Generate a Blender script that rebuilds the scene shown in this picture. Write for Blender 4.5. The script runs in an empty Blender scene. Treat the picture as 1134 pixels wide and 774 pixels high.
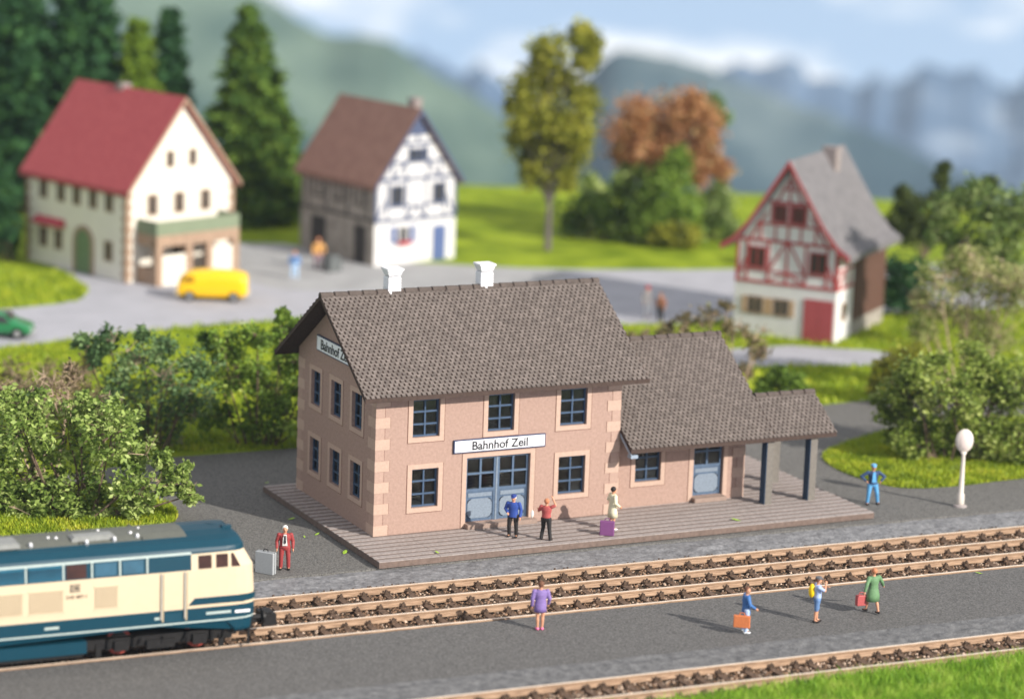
import bpy, bmesh, math, random
import numpy as np
from mathutils import Vector, Matrix, noise
R_ = math.radians
scene = bpy.context.scene
COL = scene.collection

# ------------------------------------------------------------------ camera
CAM = np.array([-43.656717, -98.575666, 30.151155]); YAW, PIT, ROL, FPX = .465753, .204591, .035624, 3101.669
_fw = np.array([math.sin(YAW)*math.cos(PIT), math.cos(YAW)*math.cos(PIT), -math.sin(PIT)])
_r = np.array([math.cos(YAW), -math.sin(YAW), 0.]); _u = np.cross(_r, _fw)
_R = _r*math.cos(ROL)+_u*math.sin(ROL); _U = -_r*math.sin(ROL)+_u*math.cos(ROL)
cd = bpy.data.cameras.new('camera'); cam = bpy.data.objects.new('camera', cd); COL.objects.link(cam)
cam.matrix_world = Matrix(((_R[0], _U[0], -_fw[0], CAM[0]), (_R[1], _U[1], -_fw[1], CAM[1]), (_R[2], _U[2], -_fw[2], CAM[2]), (0, 0, 0, 1)))
cd.sensor_width = 36; cd.lens = FPX/1134*36; cd.clip_start = 1; cd.clip_end = 12000
cd.dof.use_dof = True; cd.dof.focus_distance = 108.3; cd.dof.aperture_fstop = 0.105; cd.dof.aperture_blades = 0
scene.camera = cam

def gp(u, v, z=-.3):                     # the point of the level z seen at photo position (u, v)
    d = _fw+_R*(u-567)/FPX-_U*(v-387)/FPX
    P = CAM+d*(z-CAM[2])/d[2]
    return Vector((float(P[0]), float(P[1]), z))
def vp(u, v, base, off=0.):              # the point above the ground point `base`, on the upright plane that faces the viewer
    d = _fw+_R*(u-567)/FPX-_U*(v-387)/FPX
    n = np.array([math.sin(YAW), math.cos(YAW), 0.])
    t = ((np.array(base)-CAM)@n+off)/(d@n)
    return Vector([float(x) for x in CAM+d*t])
CR = Vector((math.cos(YAW), -math.sin(YAW), 0)); CF_ = Vector((math.sin(YAW), math.cos(YAW), 0))

# ------------------------------------------------------------------ world, sun, exposure
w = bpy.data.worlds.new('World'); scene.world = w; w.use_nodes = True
nt = w.node_tree; nt.nodes.clear()
N = nt.nodes.new; Lk = nt.links.new
SUN_DIR = Vector((.46, -.888, 0)).normalized(); SUN_EL = R_(27)
tc = N('ShaderNodeTexCoord')
add = N('ShaderNodeVectorMath'); add.operation = 'ADD'; add.inputs[1].default_value = (0, 0, .42)
sky = N('ShaderNodeTexSky'); sky.sky_type = 'NISHITA'; sky.sun_disc = False
sky.sun_elevation = SUN_EL; sky.sun_rotation = math.atan2(SUN_DIR.x, SUN_DIR.y)
sky.air_density = 1.0; sky.dust_density = .6; sky.ozone_density = 1.0
Lk(tc.outputs['Generated'], add.inputs[0]); Lk(add.outputs[0], sky.inputs[0])
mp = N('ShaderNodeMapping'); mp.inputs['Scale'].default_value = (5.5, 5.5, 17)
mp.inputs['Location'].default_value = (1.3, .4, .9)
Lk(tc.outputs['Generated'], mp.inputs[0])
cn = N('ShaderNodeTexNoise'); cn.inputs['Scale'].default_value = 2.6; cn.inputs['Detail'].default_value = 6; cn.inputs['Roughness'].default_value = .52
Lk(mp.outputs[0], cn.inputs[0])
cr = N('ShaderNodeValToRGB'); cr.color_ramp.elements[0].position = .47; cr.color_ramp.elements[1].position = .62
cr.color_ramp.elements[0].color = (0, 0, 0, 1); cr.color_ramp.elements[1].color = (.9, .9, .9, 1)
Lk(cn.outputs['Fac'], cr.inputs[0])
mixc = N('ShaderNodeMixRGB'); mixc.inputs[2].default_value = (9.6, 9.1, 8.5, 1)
hsv = N('ShaderNodeHueSaturation'); hsv.inputs['Saturation'].default_value = .95; hsv.inputs['Value'].default_value = 1.25
Lk(sky.outputs[0], hsv.inputs['Color']); sx = N('ShaderNodeSeparateXYZ'); Lk(tc.outputs['Generated'], sx.inputs[0])
ov = N('ShaderNodeMapRange'); ov.inputs[1].default_value = .02; ov.inputs[2].default_value = .45; ov.inputs[4].default_value = .33   # pale warm veil added overhead, out of view, as fill light
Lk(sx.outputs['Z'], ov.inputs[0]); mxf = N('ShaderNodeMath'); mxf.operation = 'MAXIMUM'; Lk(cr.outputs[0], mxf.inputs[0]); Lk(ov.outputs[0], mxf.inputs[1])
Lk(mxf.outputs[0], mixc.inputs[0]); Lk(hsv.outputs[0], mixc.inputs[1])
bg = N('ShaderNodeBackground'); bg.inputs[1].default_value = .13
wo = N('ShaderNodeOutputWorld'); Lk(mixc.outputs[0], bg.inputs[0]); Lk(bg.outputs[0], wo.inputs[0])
sl = bpy.data.lights.new('sun', 'SUN'); sl.energy = 5.0; sl.angle = R_(.7); sl.color = (1, .935, .85)
so = bpy.data.objects.new('sun', sl); COL.objects.link(so)
to_sun = Vector((SUN_DIR.x*math.cos(SUN_EL), SUN_DIR.y*math.cos(SUN_EL), math.sin(SUN_EL)))
so.rotation_euler = (-to_sun).to_track_quat('-Z', 'Y').to_euler(); so.location = (60, -60, 60)
vs = scene.view_settings; vs.view_transform = 'Standard'; vs.look = 'None'; vs.gamma = 1; vs.exposure = 0.28
scene.render.engine = 'CYCLES'
scene.cycles.max_bounces = 8; scene.cycles.transparent_max_bounces = 16; scene.cycles.volume_bounces = 1

# ------------------------------------------------------------------ materials
def lin(c):
    return tuple(((x/255)/12.92 if x/255 <= .04045 else ((x/255+.055)/1.055)**2.4) for x in c)
MATS = {}
def mat(name, col, rough=.7, var=.12, scale=6., bump=0., bscale=40., spec=.3, metal=0., col2=None, island=0., detail=6, trans=0., coat=0., vscale=(1, 1, 1), bdist=.02):
    """procedural surface: base colour varied by two noises (and per loose piece), with a bump"""
    if name in MATS: return MATS[name]
    m = bpy.data.materials.new(name); m.use_nodes = True; t = m.node_tree; n = t.nodes; l = t.links
    b = n['Principled BSDF']; b.inputs['Roughness'].default_value = rough; b.inputs['Metallic'].default_value = metal
    b.inputs['Specular IOR Level'].default_value = spec; b.inputs['Coat Weight'].default_value = coat
    tcn = n.new('ShaderNodeTexCoord'); mpn = n.new('ShaderNodeMapping'); mpn.inputs['Scale'].default_value = vscale
    l.new(tcn.outputs['Object'], mpn.inputs[0])
    nz = n.new('ShaderNodeTexNoise'); nz.inputs['Scale'].default_value = scale; nz.inputs['Detail'].default_value = detail; nz.inputs['Roughness'].default_value = .62
    l.new(mpn.outputs[0], nz.inputs[0])
    c1 = Vector(col[:3]); c2 = Vector(col2) if col2 else c1*(1+var); c0 = c1*(1-var)
    rp = n.new('ShaderNodeValToRGB'); e = rp.color_ramp.elements
    e[0].position = .3; e[0].color = (*c0, 1); e[1].position = .7; e[1].color = (*[min(x, .95) for x in c2], 1)
    l.new(nz.outputs['Fac'], rp.inputs[0]); out = rp.outputs[0]
    if island:
        g = n.new('ShaderNodeNewGeometry'); mr = n.new('ShaderNodeMapRange'); mr.inputs[3].default_value = 1-island; mr.inputs[4].default_value = 1+island
        l.new(g.outputs['Random Per Island'], mr.inputs[0])
        mx = n.new('ShaderNodeVectorMath'); mx.operation = 'SCALE'; l.new(out, mx.inputs[0]); l.new(mr.outputs[0], mx.inputs[3]); out = mx.outputs[0]
    l.new(out, b.inputs['Base Color'])
    if bump:
        nb = n.new('ShaderNodeTexNoise'); nb.inputs['Scale'].default_value = bscale; nb.inputs['Detail'].default_value = 4
        l.new(mpn.outputs[0], nb.inputs[0]); bp = n.new('ShaderNodeBump'); bp.inputs['Strength'].default_value = bump; bp.inputs['Distance'].default_value = bdist
        l.new(nb.outputs['Fac'], bp.inputs['Height']); l.new(bp.outputs[0], b.inputs['Normal'])
    if trans:
        tr = n.new('ShaderNodeBsdfTranslucent'); l.new(out, tr.inputs[0]); ms = n.new('ShaderNodeMixShader'); ms.inputs[0].default_value = trans
        l.new(b.outputs[0], ms.inputs[1]); l.new(tr.outputs[0], ms.inputs[2]); l.new(ms.outputs[0], n['Material Output'].inputs[0])
    MATS[name] = m; return m
def leafmat(name, cols, rough=.55, trans=.33):
    """leaves: each loose leaf takes its own tone from a ramp"""
    if name in MATS: return MATS[name]
    m = bpy.data.materials.new(name); m.use_nodes = True; t = m.node_tree; n = t.nodes; l = t.links
    b = n['Principled BSDF']; b.inputs['Roughness'].default_value = rough; b.inputs['Specular IOR Level'].default_value = .35
    g = n.new('ShaderNodeNewGeometry'); rp = n.new('ShaderNodeValToRGB'); e = rp.color_ramp.elements
    while len(e) < len(cols): e.new(.5)
    for i, c in enumerate(cols): e[i].position = i/(len(cols)-1); e[i].color = (*c, 1)
    tcn = n.new('ShaderNodeTexCoord'); nz = n.new('ShaderNodeTexNoise'); nz.inputs['Scale'].default_value = .8; nz.inputs['Detail'].default_value = 3
    l.new(tcn.outputs['Object'], nz.inputs[0])
    ma = n.new('ShaderNodeMath'); ma.operation = 'MULTIPLY_ADD'; ma.inputs[1].default_value = .55
    mb = n.new('ShaderNodeMath'); mb.operation = 'MULTIPLY_ADD'; mb.inputs[1].default_value = 1.6; mb.inputs[2].default_value = -.58
    l.new(nz.outputs['Fac'], mb.inputs[0]); l.new(g.outputs['Random Per Island'], ma.inputs[0]); l.new(mb.outputs[0], ma.inputs[2])
    l.new(ma.outputs[0], rp.inputs[0]); l.new(rp.outputs[0], b.inputs['Base Color'])
    tr = n.new('ShaderNodeBsdfTranslucent'); l.new(rp.outputs[0], tr.inputs[0]); ms = n.new('ShaderNodeMixShader'); ms.inputs[0].default_value = trans
    l.new(b.outputs[0], ms.inputs[1]); l.new(tr.outputs[0], ms.inputs[2]); l.new(ms.outputs[0], n['Material Output'].inputs[0])
    MATS[name] = m; return m
def glassmat(name, tint=(.75, .85, .9), alpha=.12):
    if name in MATS: return MATS[name]
    m = bpy.data.materials.new(name); m.use_nodes = True; n = m.node_tree.nodes; l = m.node_tree.links; n.remove(n['Principled BSDF'])
    tp = n.new('ShaderNodeBsdfTransparent'); tp.inputs[0].default_value = (*tint, 1); gl = n.new('ShaderNodeBsdfGlossy'); gl.inputs['Roughness'].default_value = .12
    nz = n.new('ShaderNodeTexNoise'); nz.inputs['Scale'].default_value = 14; bp = n.new('ShaderNodeBump'); bp.inputs['Strength'].default_value = .15; l.new(nz.outputs['Fac'], bp.inputs['Height']); l.new(bp.outputs[0], gl.inputs['Normal'])
    ms = n.new('ShaderNodeMixShader'); ms.inputs[0].default_value = alpha
    l.new(tp.outputs[0], ms.inputs[1]); l.new(gl.outputs[0], ms.inputs[2]); l.new(ms.outputs[0], n['Material Output'].inputs[0])
    MATS[name] = m; return m

# ------------------------------------------------------------------ mesh helpers
class MB:
    def __init__(s, M=None): s.v = []; s.f = []; s.m = []; s.M = M; s.mi = 0
    def add(s, vs, fs):
        o = len(s.v); s.v += [tuple(s.M@Vector(v)) if s.M else tuple(v) for v in vs]
        s.f += [tuple(i+o for i in f) for f in fs]; s.m += [s.mi]*len(fs); return s
    def box(s, x0, x1, y0, y1, z0, z1):
        return s.add([(x0, y0, z0), (x1, y0, z0), (x1, y1, z0), (x0, y1, z0), (x0, y0, z1), (x1, y0, z1), (x1, y1, z1), (x0, y1, z1)],
                     [(3, 2, 1, 0), (4, 5, 6, 7), (0, 1, 5, 4), (1, 2, 6, 5), (2, 3, 7, 6), (3, 0, 4, 7)])
    def obox(s, o, a, b, c):             # box from a corner and three edge vectors
        o, a, b, c = map(Vector, (o, a, b, c))
        fs = [(3, 2, 1, 0), (4, 5, 6, 7), (0, 1, 5, 4), (1, 2, 6, 5), (2, 3, 7, 6), (3, 0, 4, 7)]
        if a.cross(b).dot(c) < 0: fs = [f[::-1] for f in fs]
        return s.add([o, o+a, o+a+b, o+b, o+c, o+a+c, o+a+b+c, o+b+c], fs)
    def prism(s, pts, d):                # polygon swept by d
        d = Vector(d); n = len(pts); p = [Vector(q) for q in pts]; nr = Vector((0, 0, 0))
        for i in range(n): nr += p[i].cross(p[(i+1) % n])
        fs = [tuple(range(n))[::-1], tuple(range(n, 2*n))]+[(i, (i+1) % n, n+(i+1) % n, n+i) for i in range(n)]
        if nr.dot(d) < 0: fs = [f[::-1] for f in fs]
        return s.add(p+[q+d for q in p], fs)
    def tube(s, p, q, r0, r1=None, n=8, cap=True):
        p, q = Vector(p), Vector(q); r1 = r0 if r1 is None else r1
        d = (q-p)
        if d.length < 1e-6: return s
        d.normalize(); a = d.orthogonal().normalized(); b = d.cross(a)
        vs = [p+(a*math.cos(t)+b*math.sin(t))*r0 for t in [2*math.pi*i/n for i in range(n)]]+[q+(a*math.cos(t)+b*math.sin(t))*r1 for t in [2*math.pi*i/n for i in range(n)]]
        fs = [(i, (i+1) % n, n+(i+1) % n, n+i) for i in range(n)]
        if cap: fs += [tuple(range(n))[::-1], tuple(range(n, 2*n))]
        return s.add(vs, fs)
    def ell(s, c, rx, ry, rz, n=12, m=8, rot=None):
        c = Vector(c); vs = [Vector((0, 0, -rz))]
        for j in range(1, m):
            t = -math.pi/2+math.pi*j/m
            for i in range(n):
                a = 2*math.pi*i/n; vs.append(Vector((rx*math.cos(t)*math.cos(a), ry*math.cos(t)*math.sin(a), rz*math.sin(t))))
        vs.append(Vector((0, 0, rz))); fs = []
        for i in range(n): fs.append((0, 1+(i+1) % n, 1+i))
        for j in range(m-2):
            for i in range(n):
                a = 1+j*n; b = a+n; fs.append((a+i, a+(i+1) % n, b+(i+1) % n, b+i))
        k = len(vs)-1
        for i in range(n): fs.append((k, k-n+i, k-n+(i+1) % n))
        if rot: vs = [rot@v for v in vs]
        return s.add([c+v for v in vs], fs)
    def cap(s, p, q, r0, r1, n=10):      # limb: tapered tube with round ends
        s.tube(p, q, r0, r1, n); s.ell(p, r0, r0, r0, n, 6); return s.ell(q, r1, r1, r1, n, 6)
    def loft(s, rings, n=16):            # rings (cx,cy,z,rx,ry)
        vs = []; fs = []
        for (cx, cy, z, rx, ry) in rings:
            for i in range(n):
                a = 2*math.pi*i/n; vs.append((cx+rx*math.cos(a), cy+ry*math.sin(a), z))
        for j in range(len(rings)-1):
            for i in range(n): fs.append((j*n+i, j*n+(i+1) % n, (j+1)*n+(i+1) % n, (j+1)*n+i))
        fs.append(tuple(range(n))[::-1]); fs.append(tuple(range(len(vs)-n, len(vs))))
        return s.add(vs, fs)
    def build(s, name, mats, parent=None, smooth=False, bevel=0, label=None, seg=1):
        me = bpy.data.meshes.new(name); me.from_pydata(s.v, [], s.f)
        if not isinstance(mats, (list, tuple)): mats = [mats]
        for m in mats: me.materials.append(m)
        if len(mats) > 1: me.polygons.foreach_set('material_index', s.m)
        if smooth: me.polygons.foreach_set('use_smooth', [True]*len(s.f))
        me.update(); o = bpy.data.objects.new(name, me); COL.objects.link(o)
        if parent: o.parent = parent
        if bevel:
            b = o.modifiers.new('bevel', 'BEVEL'); b.width = bevel; b.segments = seg; b.limit_method = 'ANGLE'
        if label: o['label'] = label
        return o
def tag(o, label, cat=None, group=None, kind=None):
    if label: o['label'] = label
    if cat: o['category'] = cat
    if group: o['group'] = group
    if kind: o['kind'] = kind
    return o
def thing(name, label, cat, loc=(0, 0, 0), rz=0., group=None):
    o = bpy.data.objects.new(name, None); COL.objects.link(o); o.location = loc; o.rotation_euler = (0, 0, rz); o.empty_display_size = .3
    return tag(o, label, cat, group)
def copy_tree(o, parent=None):
    c = o.copy(); COL.objects.link(c); c.parent = parent
    for ch in list(o.children): copy_tree(ch, c)
    return c
def bake(o, voxel, smooth=True, iters=0):
    md = o.modifiers.new('remesh', 'REMESH'); md.mode = 'VOXEL'; md.voxel_size = voxel; md.use_smooth_shade = smooth
    if iters:
        sm = o.modifiers.new('smooth', 'SMOOTH'); sm.iterations = iters; sm.factor = .5
    dg = bpy.context.evaluated_depsgraph_get(); dg.update()
    me = bpy.data.meshes.new_from_object(o.evaluated_get(dg)); mt = list(o.data.materials)
    o.modifiers.clear(); o.data = me
    if not me.materials:
        for m in mt: me.materials.append(m)
    if smooth: me.polygons.foreach_set('use_smooth', [True]*len(me.polygons))
    return o
def fast_mesh(name, verts, nper, mats, parent=None):
    """one mesh of len(verts)/nper separate nper-gons"""
    verts = np.asarray(verts, dtype=np.float32).reshape(-1, 3); nv = len(verts); nf = nv//nper
    me = bpy.data.meshes.new(name); me.vertices.add(nv); me.vertices.foreach_set('co', verts.ravel())
    me.loops.add(nv); me.loops.foreach_set('vertex_index', np.arange(nv, dtype=np.int32))
    me.polygons.add(nf); me.polygons.foreach_set('loop_start', np.arange(0, nv, nper, dtype=np.int32))
    me.materials.append(mats); me.update(calc_edges=True); me.validate()
    o = bpy.data.objects.new(name, me); COL.objects.link(o)
    if parent: o.parent = parent
    return o
def grid_mesh(name, P, mats, parent=None, smooth=True, matidx=None):
    """P: array (ny,nx,3)"""
    ny, nx = P.shape[:2]; me = bpy.data.meshes.new(name)
    fs = [(j*nx+i, j*nx+i+1, (j+1)*nx+i+1, (j+1)*nx+i) for j in range(ny-1) for i in range(nx-1)]
    me.from_pydata(P.reshape(-1, 3).tolist(), [], fs); me.materials.append(mats)
    if smooth: me.polygons.foreach_set('use_smooth', [True]*len(fs))
    me.update(); o = bpy.data.objects.new(name, me); COL.objects.link(o)
    if parent: o.parent = parent
    return o
def sheet(name, pts, z, m, kind='structure', thick=0.0):
    mb = MB(); pts = [(p[0], p[1], z) for p in pts]
    if thick: mb.prism([(x, y, z-thick) for x, y, _ in pts], (0, 0, thick))
    else:
        a = sum(pts[i][0]*pts[(i+1) % len(pts)][1]-pts[(i+1) % len(pts)][0]*pts[i][1] for i in range(len(pts)))
        mb.add(pts if a > 0 else pts[::-1], [tuple(range(len(pts)))])
    o = mb.build(name, m); o['kind'] = kind; return o
def smooth_poly(pts, it=2):
    for _ in range(it):
        q = []
        for i in range(len(pts)):
            a = Vector(pts[i]); b = Vector(pts[(i+1) % len(pts)]); q += [a*.75+b*.25, a*.25+b*.75]
        pts = q
    return pts
# ------------------------------------------------------------------ the ground
TA = -.031                                            # the tracks run a hair off the station's long side
TX = Vector((math.cos(TA), math.sin(TA), 0)); TY = Vector((-math.sin(TA), math.cos(TA), 0))
def tp(x, y, z=0): return TX*x+TY*y+Vector((0, 0, z))
rng = np.random.default_rng(7)
def fbm(x, y, z=0., o=4): return noise.fractal(Vector((x, y, z)), 1., 2., o)
M_meadow = mat('meadow_green', (.15, .24, .014), .9, .3, .3, .5, 9, spec=.05, col2=(.33, .41, .03), bdist=.15)
M_grassbase = mat('turf_green', (.10, .17, .012), .95, .4, 1.2, .8, 14, spec=.05, col2=(.27, .33, .03), bdist=.1)
M_asph = mat('dark_asphalt', (.112, .108, .103), .9, .5, 15, .7, 16, spec=.2, col2=(.235, .228, .214), bdist=.05, detail=10)
M_asph2 = mat('platform_asphalt', (.10, .098, .096), .9, .5, 15, .6, 18, spec=.22, col2=(.20, .194, .187), bdist=.035, detail=10)
M_road = mat('pale_road', (.37, .37, .40), .85, .1, .5, .3, 20, spec=.2, detail=8)
M_plaza = mat('grey_plaza', (.34, .34, .34), .85, .16, .4, .3, 20, spec=.2, detail=8)
M_rough = mat('rough_plaster_strip', (.15, .15, .158), .6, .3, 4., .8, 7, spec=.55, col2=(.27, .27, .278), bdist=.06)

# meadow: from behind the tracks to the far brink, where the land falls away to the valley
xs = np.linspace(-150, 260, 206); ys = np.concatenate([np.linspace(-2.4, 40, 30), np.linspace(42, 260, 110)])
P = np.zeros((len(ys), len(xs), 3))
for j, yy in enumerate(ys):
    for i, xx in enumerate(xs):
        p = tp(xx, yy); wd = (p.x-CAM[0])*math.sin(YAW)+(p.y-CAM[1])*math.cos(YAW)
        z = -.312
        far = min(1, max(0, (wd-176)/30)); z += far*far*(.3*fbm(p.x*.03, p.y*.03)-.25)
        if wd > 206: t = wd-206; z -= min(t*t*.02, t*.55)
        P[j, i] = (p.x, p.y, z)
o = grid_mesh('meadow', P, M_meadow); tag(o, 'bright green meadow behind the station running to a brink below the mountains', kind='structure')
# bed under the tracks
mb = MB(); c = [tp(-60, -23), tp(90, -23), tp(90, -3.25), tp(-60, -3.25)]
mb.prism([(p.x, p.y, -.9) for p in c], (0, 0, .27)); o = mb.build('track_bed', mat('ballast_bed', (.10, .075, .055), .95, .4, 5, 1., 12, spec=.1, bdist=.08)); o['kind'] = 'structure'
# forecourt
fc = [gp(*q) for q in [(180, 507), (330, 496), (560, 492), (868, 452), (905, 449), (985, 441), (1150, 425), (1300, 470), (1300, 568)]]
e1 = tp(34, -3.28); e0 = tp(-24, -3.28)
fc = fc+[e1, e0]+[gp(*q) for q in [(-160, 560), (110, 520)]]
sheet('forecourt', fc, -.3, M_asph, thick=.5)
# far road and plaza, garden path
rd = [gp(*q) for q in [(-160, 405), (60, 378), (200, 362), (345, 352), (560, 356), (740, 360), (835, 352), (1200, 338), (1200, 296), (985, 292), (810, 299), (600, 298), (510, 293), (420, 292), (330, 270), (262, 269), (150, 262), (45, 288), (80, 305), (100, 320), (88, 334), (0, 343), (-160, 352)]]
sheet('road', smooth_poly(rd, 1), -.304, M_road)
pz = [gp(*q) for q in [(262, 271), (330, 272), (420, 290), (510, 293), (600, 299), (640, 306), (560, 318), (440, 322), (330, 322), (285, 316), (262, 300), (150, 316), (60, 294), (140, 270)]]
sheet('plaza', smooth_poly(pz, 1), -.299, M_plaza)
ph = [gp(*q) for q in [(720, 397), (860, 381), (925, 386), (975, 388), (1010, 398), (975, 405), (880, 404), (800, 409), (720, 412)]]
sheet('path', smooth_poly(ph, 1), -.303, M_road)
# turf round the big shrub, verge by the lamp
tfl = smooth_poly([gp(*q) for q in [(-200, 640), (90, 618), (175, 590), (205, 570), (165, 548), (60, 535), (-200, 560)]], 2)
sheet('turf_left', tfl, -.292, M_grassbase)
vg = smooth_poly([gp(*q) for q in [(905, 503), (945, 487), (1010, 470), (1090, 462), (1250, 462), (1250, 520), (1119, 531), (1060, 539), (1000, 542), (960, 533), (922, 519)]], 2)
sheet('verge', vg, -.288, M_grassbase)
# rough grey strips that slope from the paving down to the tracks
def strip(name, y0, z0, y1, z1, x0, x1, seed, m, amp):
    nx = int((x1-x0)/.16); ny = 16; P = np.zeros((ny, nx, 3))
    for j in range(ny):
        t = j/(ny-1)
        for i in range(nx):
            x = x0+(x1-x0)*i/(nx-1); e = .07*fbm(x*.7, seed) if j in (0, ny-1) else 0
            y = y0+(y1-y0)*t+e
            z = z0+(z1-z0)*t+amp*(fbm(x*1.4, y*2.5, seed, 5)*.8+abs(fbm(x*.5, y*5, seed+3, 3)))*min(1, 4*t+.3)
            p = tp(x, y, z); P[j, i] = (p.x, p.y, p.z)
    o = grid_mesh(name, P[::-1] if y1 < y0 else P, m); o['kind'] = 'structure'; return o
strip('rough_strip', -3.30, -.37, -5.35, -.46, -24, 40, 3., M_rough, .075)
mb = MB(); c = [tp(-60, -3.8), tp(90, -3.8), tp(90, -3.2), tp(-60, -3.2)]; mb.prism([(p.x, p.y, -.88) for p in c], (0, 0, .44)); o = mb.build('strip_core', M_rough); o['kind'] = 'structure'
# middle paving between the two pairs of tracks
mb = MB(); c = [tp(-60, -16.3), tp(90, -16.3), tp(90, -10.86), tp(-60, -10.86)]; mb.prism([(p.x, p.y, -.88) for p in c], (0, 0, .58)); o = mb.build('pavement', M_asph2); o['kind'] = 'structure'
strip('rough_kerb_strip', -16.27, -.30, -18.0, -.42, -24, 40, 9., mat('rough_dark_strip', (.12, .12, .125), .8, .3, 3, .9, 12, spec=.3, col2=(.2, .2, .2), bdist=.05), .055)

# ------------------------------------------------------------------ valley and mountains beyond the brink (real relief in thin haze; farther rock colours also carry haze tint)
def rock(name, c0, c1, c2, sc, p=(.40, .50, .62)):
    m = bpy.data.materials.new(name); m.use_nodes = True; t = m.node_tree; b = t.nodes['Principled BSDF']; b.inputs['Roughness'].default_value = 1; b.inputs['Specular IOR Level'].default_value = 0
    tc = t.nodes.new('ShaderNodeTexCoord'); mp_ = t.nodes.new('ShaderNodeMapping'); mp_.inputs['Scale'].default_value = (1, .6, 3.2); n = t.nodes.new('ShaderNodeTexNoise'); n.inputs['Scale'].default_value = sc; n.inputs['Detail'].default_value = 8; n.inputs['Roughness'].default_value = .58
    t.links.new(tc.outputs['Object'], mp_.inputs[0]); t.links.new(mp_.outputs[0], n.inputs[0]); r = t.nodes.new('ShaderNodeValToRGB'); e = r.color_ramp.elements
    e[0].position = p[0]; e[0].color = (*c0, 1); e[1].position = p[2]; e[1].color = (*c2, 1); q = e.new(p[1]); q.color = (*c1, 1)
    t.links.new(n.outputs['Fac'], r.inputs[0]); t.links.new(r.outputs[0], b.inputs['Base Color']); return m
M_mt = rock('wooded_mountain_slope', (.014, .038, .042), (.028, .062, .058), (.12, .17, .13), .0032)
M_mt2 = rock('hazed_mid_mountain_rock', (.02, .042, .06), (.04, .072, .088), (.14, .18, .18), .0024)  # blue of the distance put into the rock colour
M_mt3 = rock('hazed_far_mountain_rock', (.04, .08, .15), (.08, .13, .21), (.62, .66, .70), .0018, (.40, .52, .64))  # stronger blue haze in the colour; palest tone is snow patches
RID = {
 'mountain_near': (1500, 480, [(8, -.02), (12, -.03), (15.06, -.042), (16.12, -.046), (17.91, -.056), (19.71, -.068), (21.37, -.0805), (22.09, -.0885), (22.65, -.094), (23.38, -.0943), (23.94, -.0956), (24.5, -.1017), (25.07, -.1095), (25.82, -.1155), (26.39, -.1217), (27.15, -.1326), (27.91, -.1396), (29.03, -.1451), (33, -.17), (45, -.17)]),
 'mountain_middle': (2300, 600, [(8, -.12), (20, -.125), (24.9, -.1203), (26.02, -.1241), (26.77, -.1239), (27.48, -.1135), (28.02, -.1044), (28.55, -.0963), (28.92, -.0948), (29.66, -.0975), (30.22, -.099), (30.78, -.1025), (31.53, -.1077), (32.09, -.1111), (33.21, -.1166), (34.52, -.1251), (35.65, -.1337), (37.01, -.1404), (38.04, -.1457), (46, -.15)]),
 'mountain_far': (3800, 900, [(6, -.09), (20, -.093), (23.38, -.0953), (24.87, -.1005), (25.62, -.1059), (26.36, -.1093), (27.1, -.1099), (28.95, -.107), (30.42, -.1043), (31.13, -.0983), (31.68, -.0966), (32.62, -.1026), (33.71, -.102), (34.44, -.1027), (34.87, -.0972), (35.23, -.0956), (35.87, -.0976), (36.24, -.1017), (36.85, -.0999), (38.0, -.093), (46, -.10)]),
}
def mountains(name, R, depth, prof):
    az = np.linspace(prof[0][0], prof[-1][0], 520); h = np.interp(az, [p[0] for p in prof], [p[1] for p in prof])
    rows = np.linspace(-1, 1, 60); P = np.zeros((len(rows), len(az), 3)); zb = CAM[2]-R*.21; q = (9. if R > 3000 else 5.)/R
    for j, s in enumerate(rows):
        for i, a in enumerate(az):
            top = CAM[2]+R*h[i]; r = R+s*depth; x = CAM[0]+r*math.sin(R_(a)); y = CAM[1]+r*math.cos(R_(a))
            f = (1-abs(s))**.85; n1 = fbm(x*q*.5, y*q*.5, R*.01, 3)
            n2 = -abs(fbm(x*q*1.7, y*q*1.7, 3.+R*.01, 5))
            z = zb+(top-zb)*f+(n1*.014+n2*(.022 if R > 3000 else .008))*R*min(1, .04+abs(s)*2.2)
            z += fbm(a*1.6, R*.01, 1., 6)*R*(.006 if R > 3000 else .0012)*(1-min(1, abs(s)*3))
            P[j, i] = (x, y, z)
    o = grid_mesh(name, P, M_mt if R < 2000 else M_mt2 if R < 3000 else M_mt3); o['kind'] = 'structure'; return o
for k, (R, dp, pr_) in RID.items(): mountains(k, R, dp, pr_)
az = np.linspace(-30, 85, 60); rr = np.geomspace(225, 5200, 30); P = np.zeros((30, 60, 3))
for j, r in enumerate(rr):
    for i, a in enumerate(az):
        x = CAM[0]+r*math.sin(R_(a)); y = CAM[1]+r*math.cos(R_(a)); P[j, i] = (x, y, min(-8-(r-225)*.45, -.19*r+30)+fbm(x*.01, y*.01)*6*r/1500)
o = grid_mesh('valley', P, M_mt); o['kind'] = 'structure'
# the air
hz = MB(); hz.box(-5500, 6500, -400, 6500, -1350, 45); ho = hz.build('haze', []) if False else None
me = bpy.data.meshes.new('haze'); me.from_pydata(hz.v, [], hz.f); hm = bpy.data.materials.new('haze_air'); hm.use_nodes = True; hn = hm.node_tree.nodes; hn.remove(hn['Principled BSDF'])
pv = hn.new('ShaderNodeVolumePrincipled'); pv.inputs['Color'].default_value = (.72, .86, 1, 1); pv.inputs['Density'].default_value = .00008; pv.inputs['Anisotropy'].default_value = 0
hm.node_tree.links.new(pv.outputs[0], hn['Material Output'].inputs['Volume']); me.materials.append(hm)
ho = bpy.data.objects.new('haze', me); COL.objects.link(ho); tag(ho, None, kind='stuff')

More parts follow.
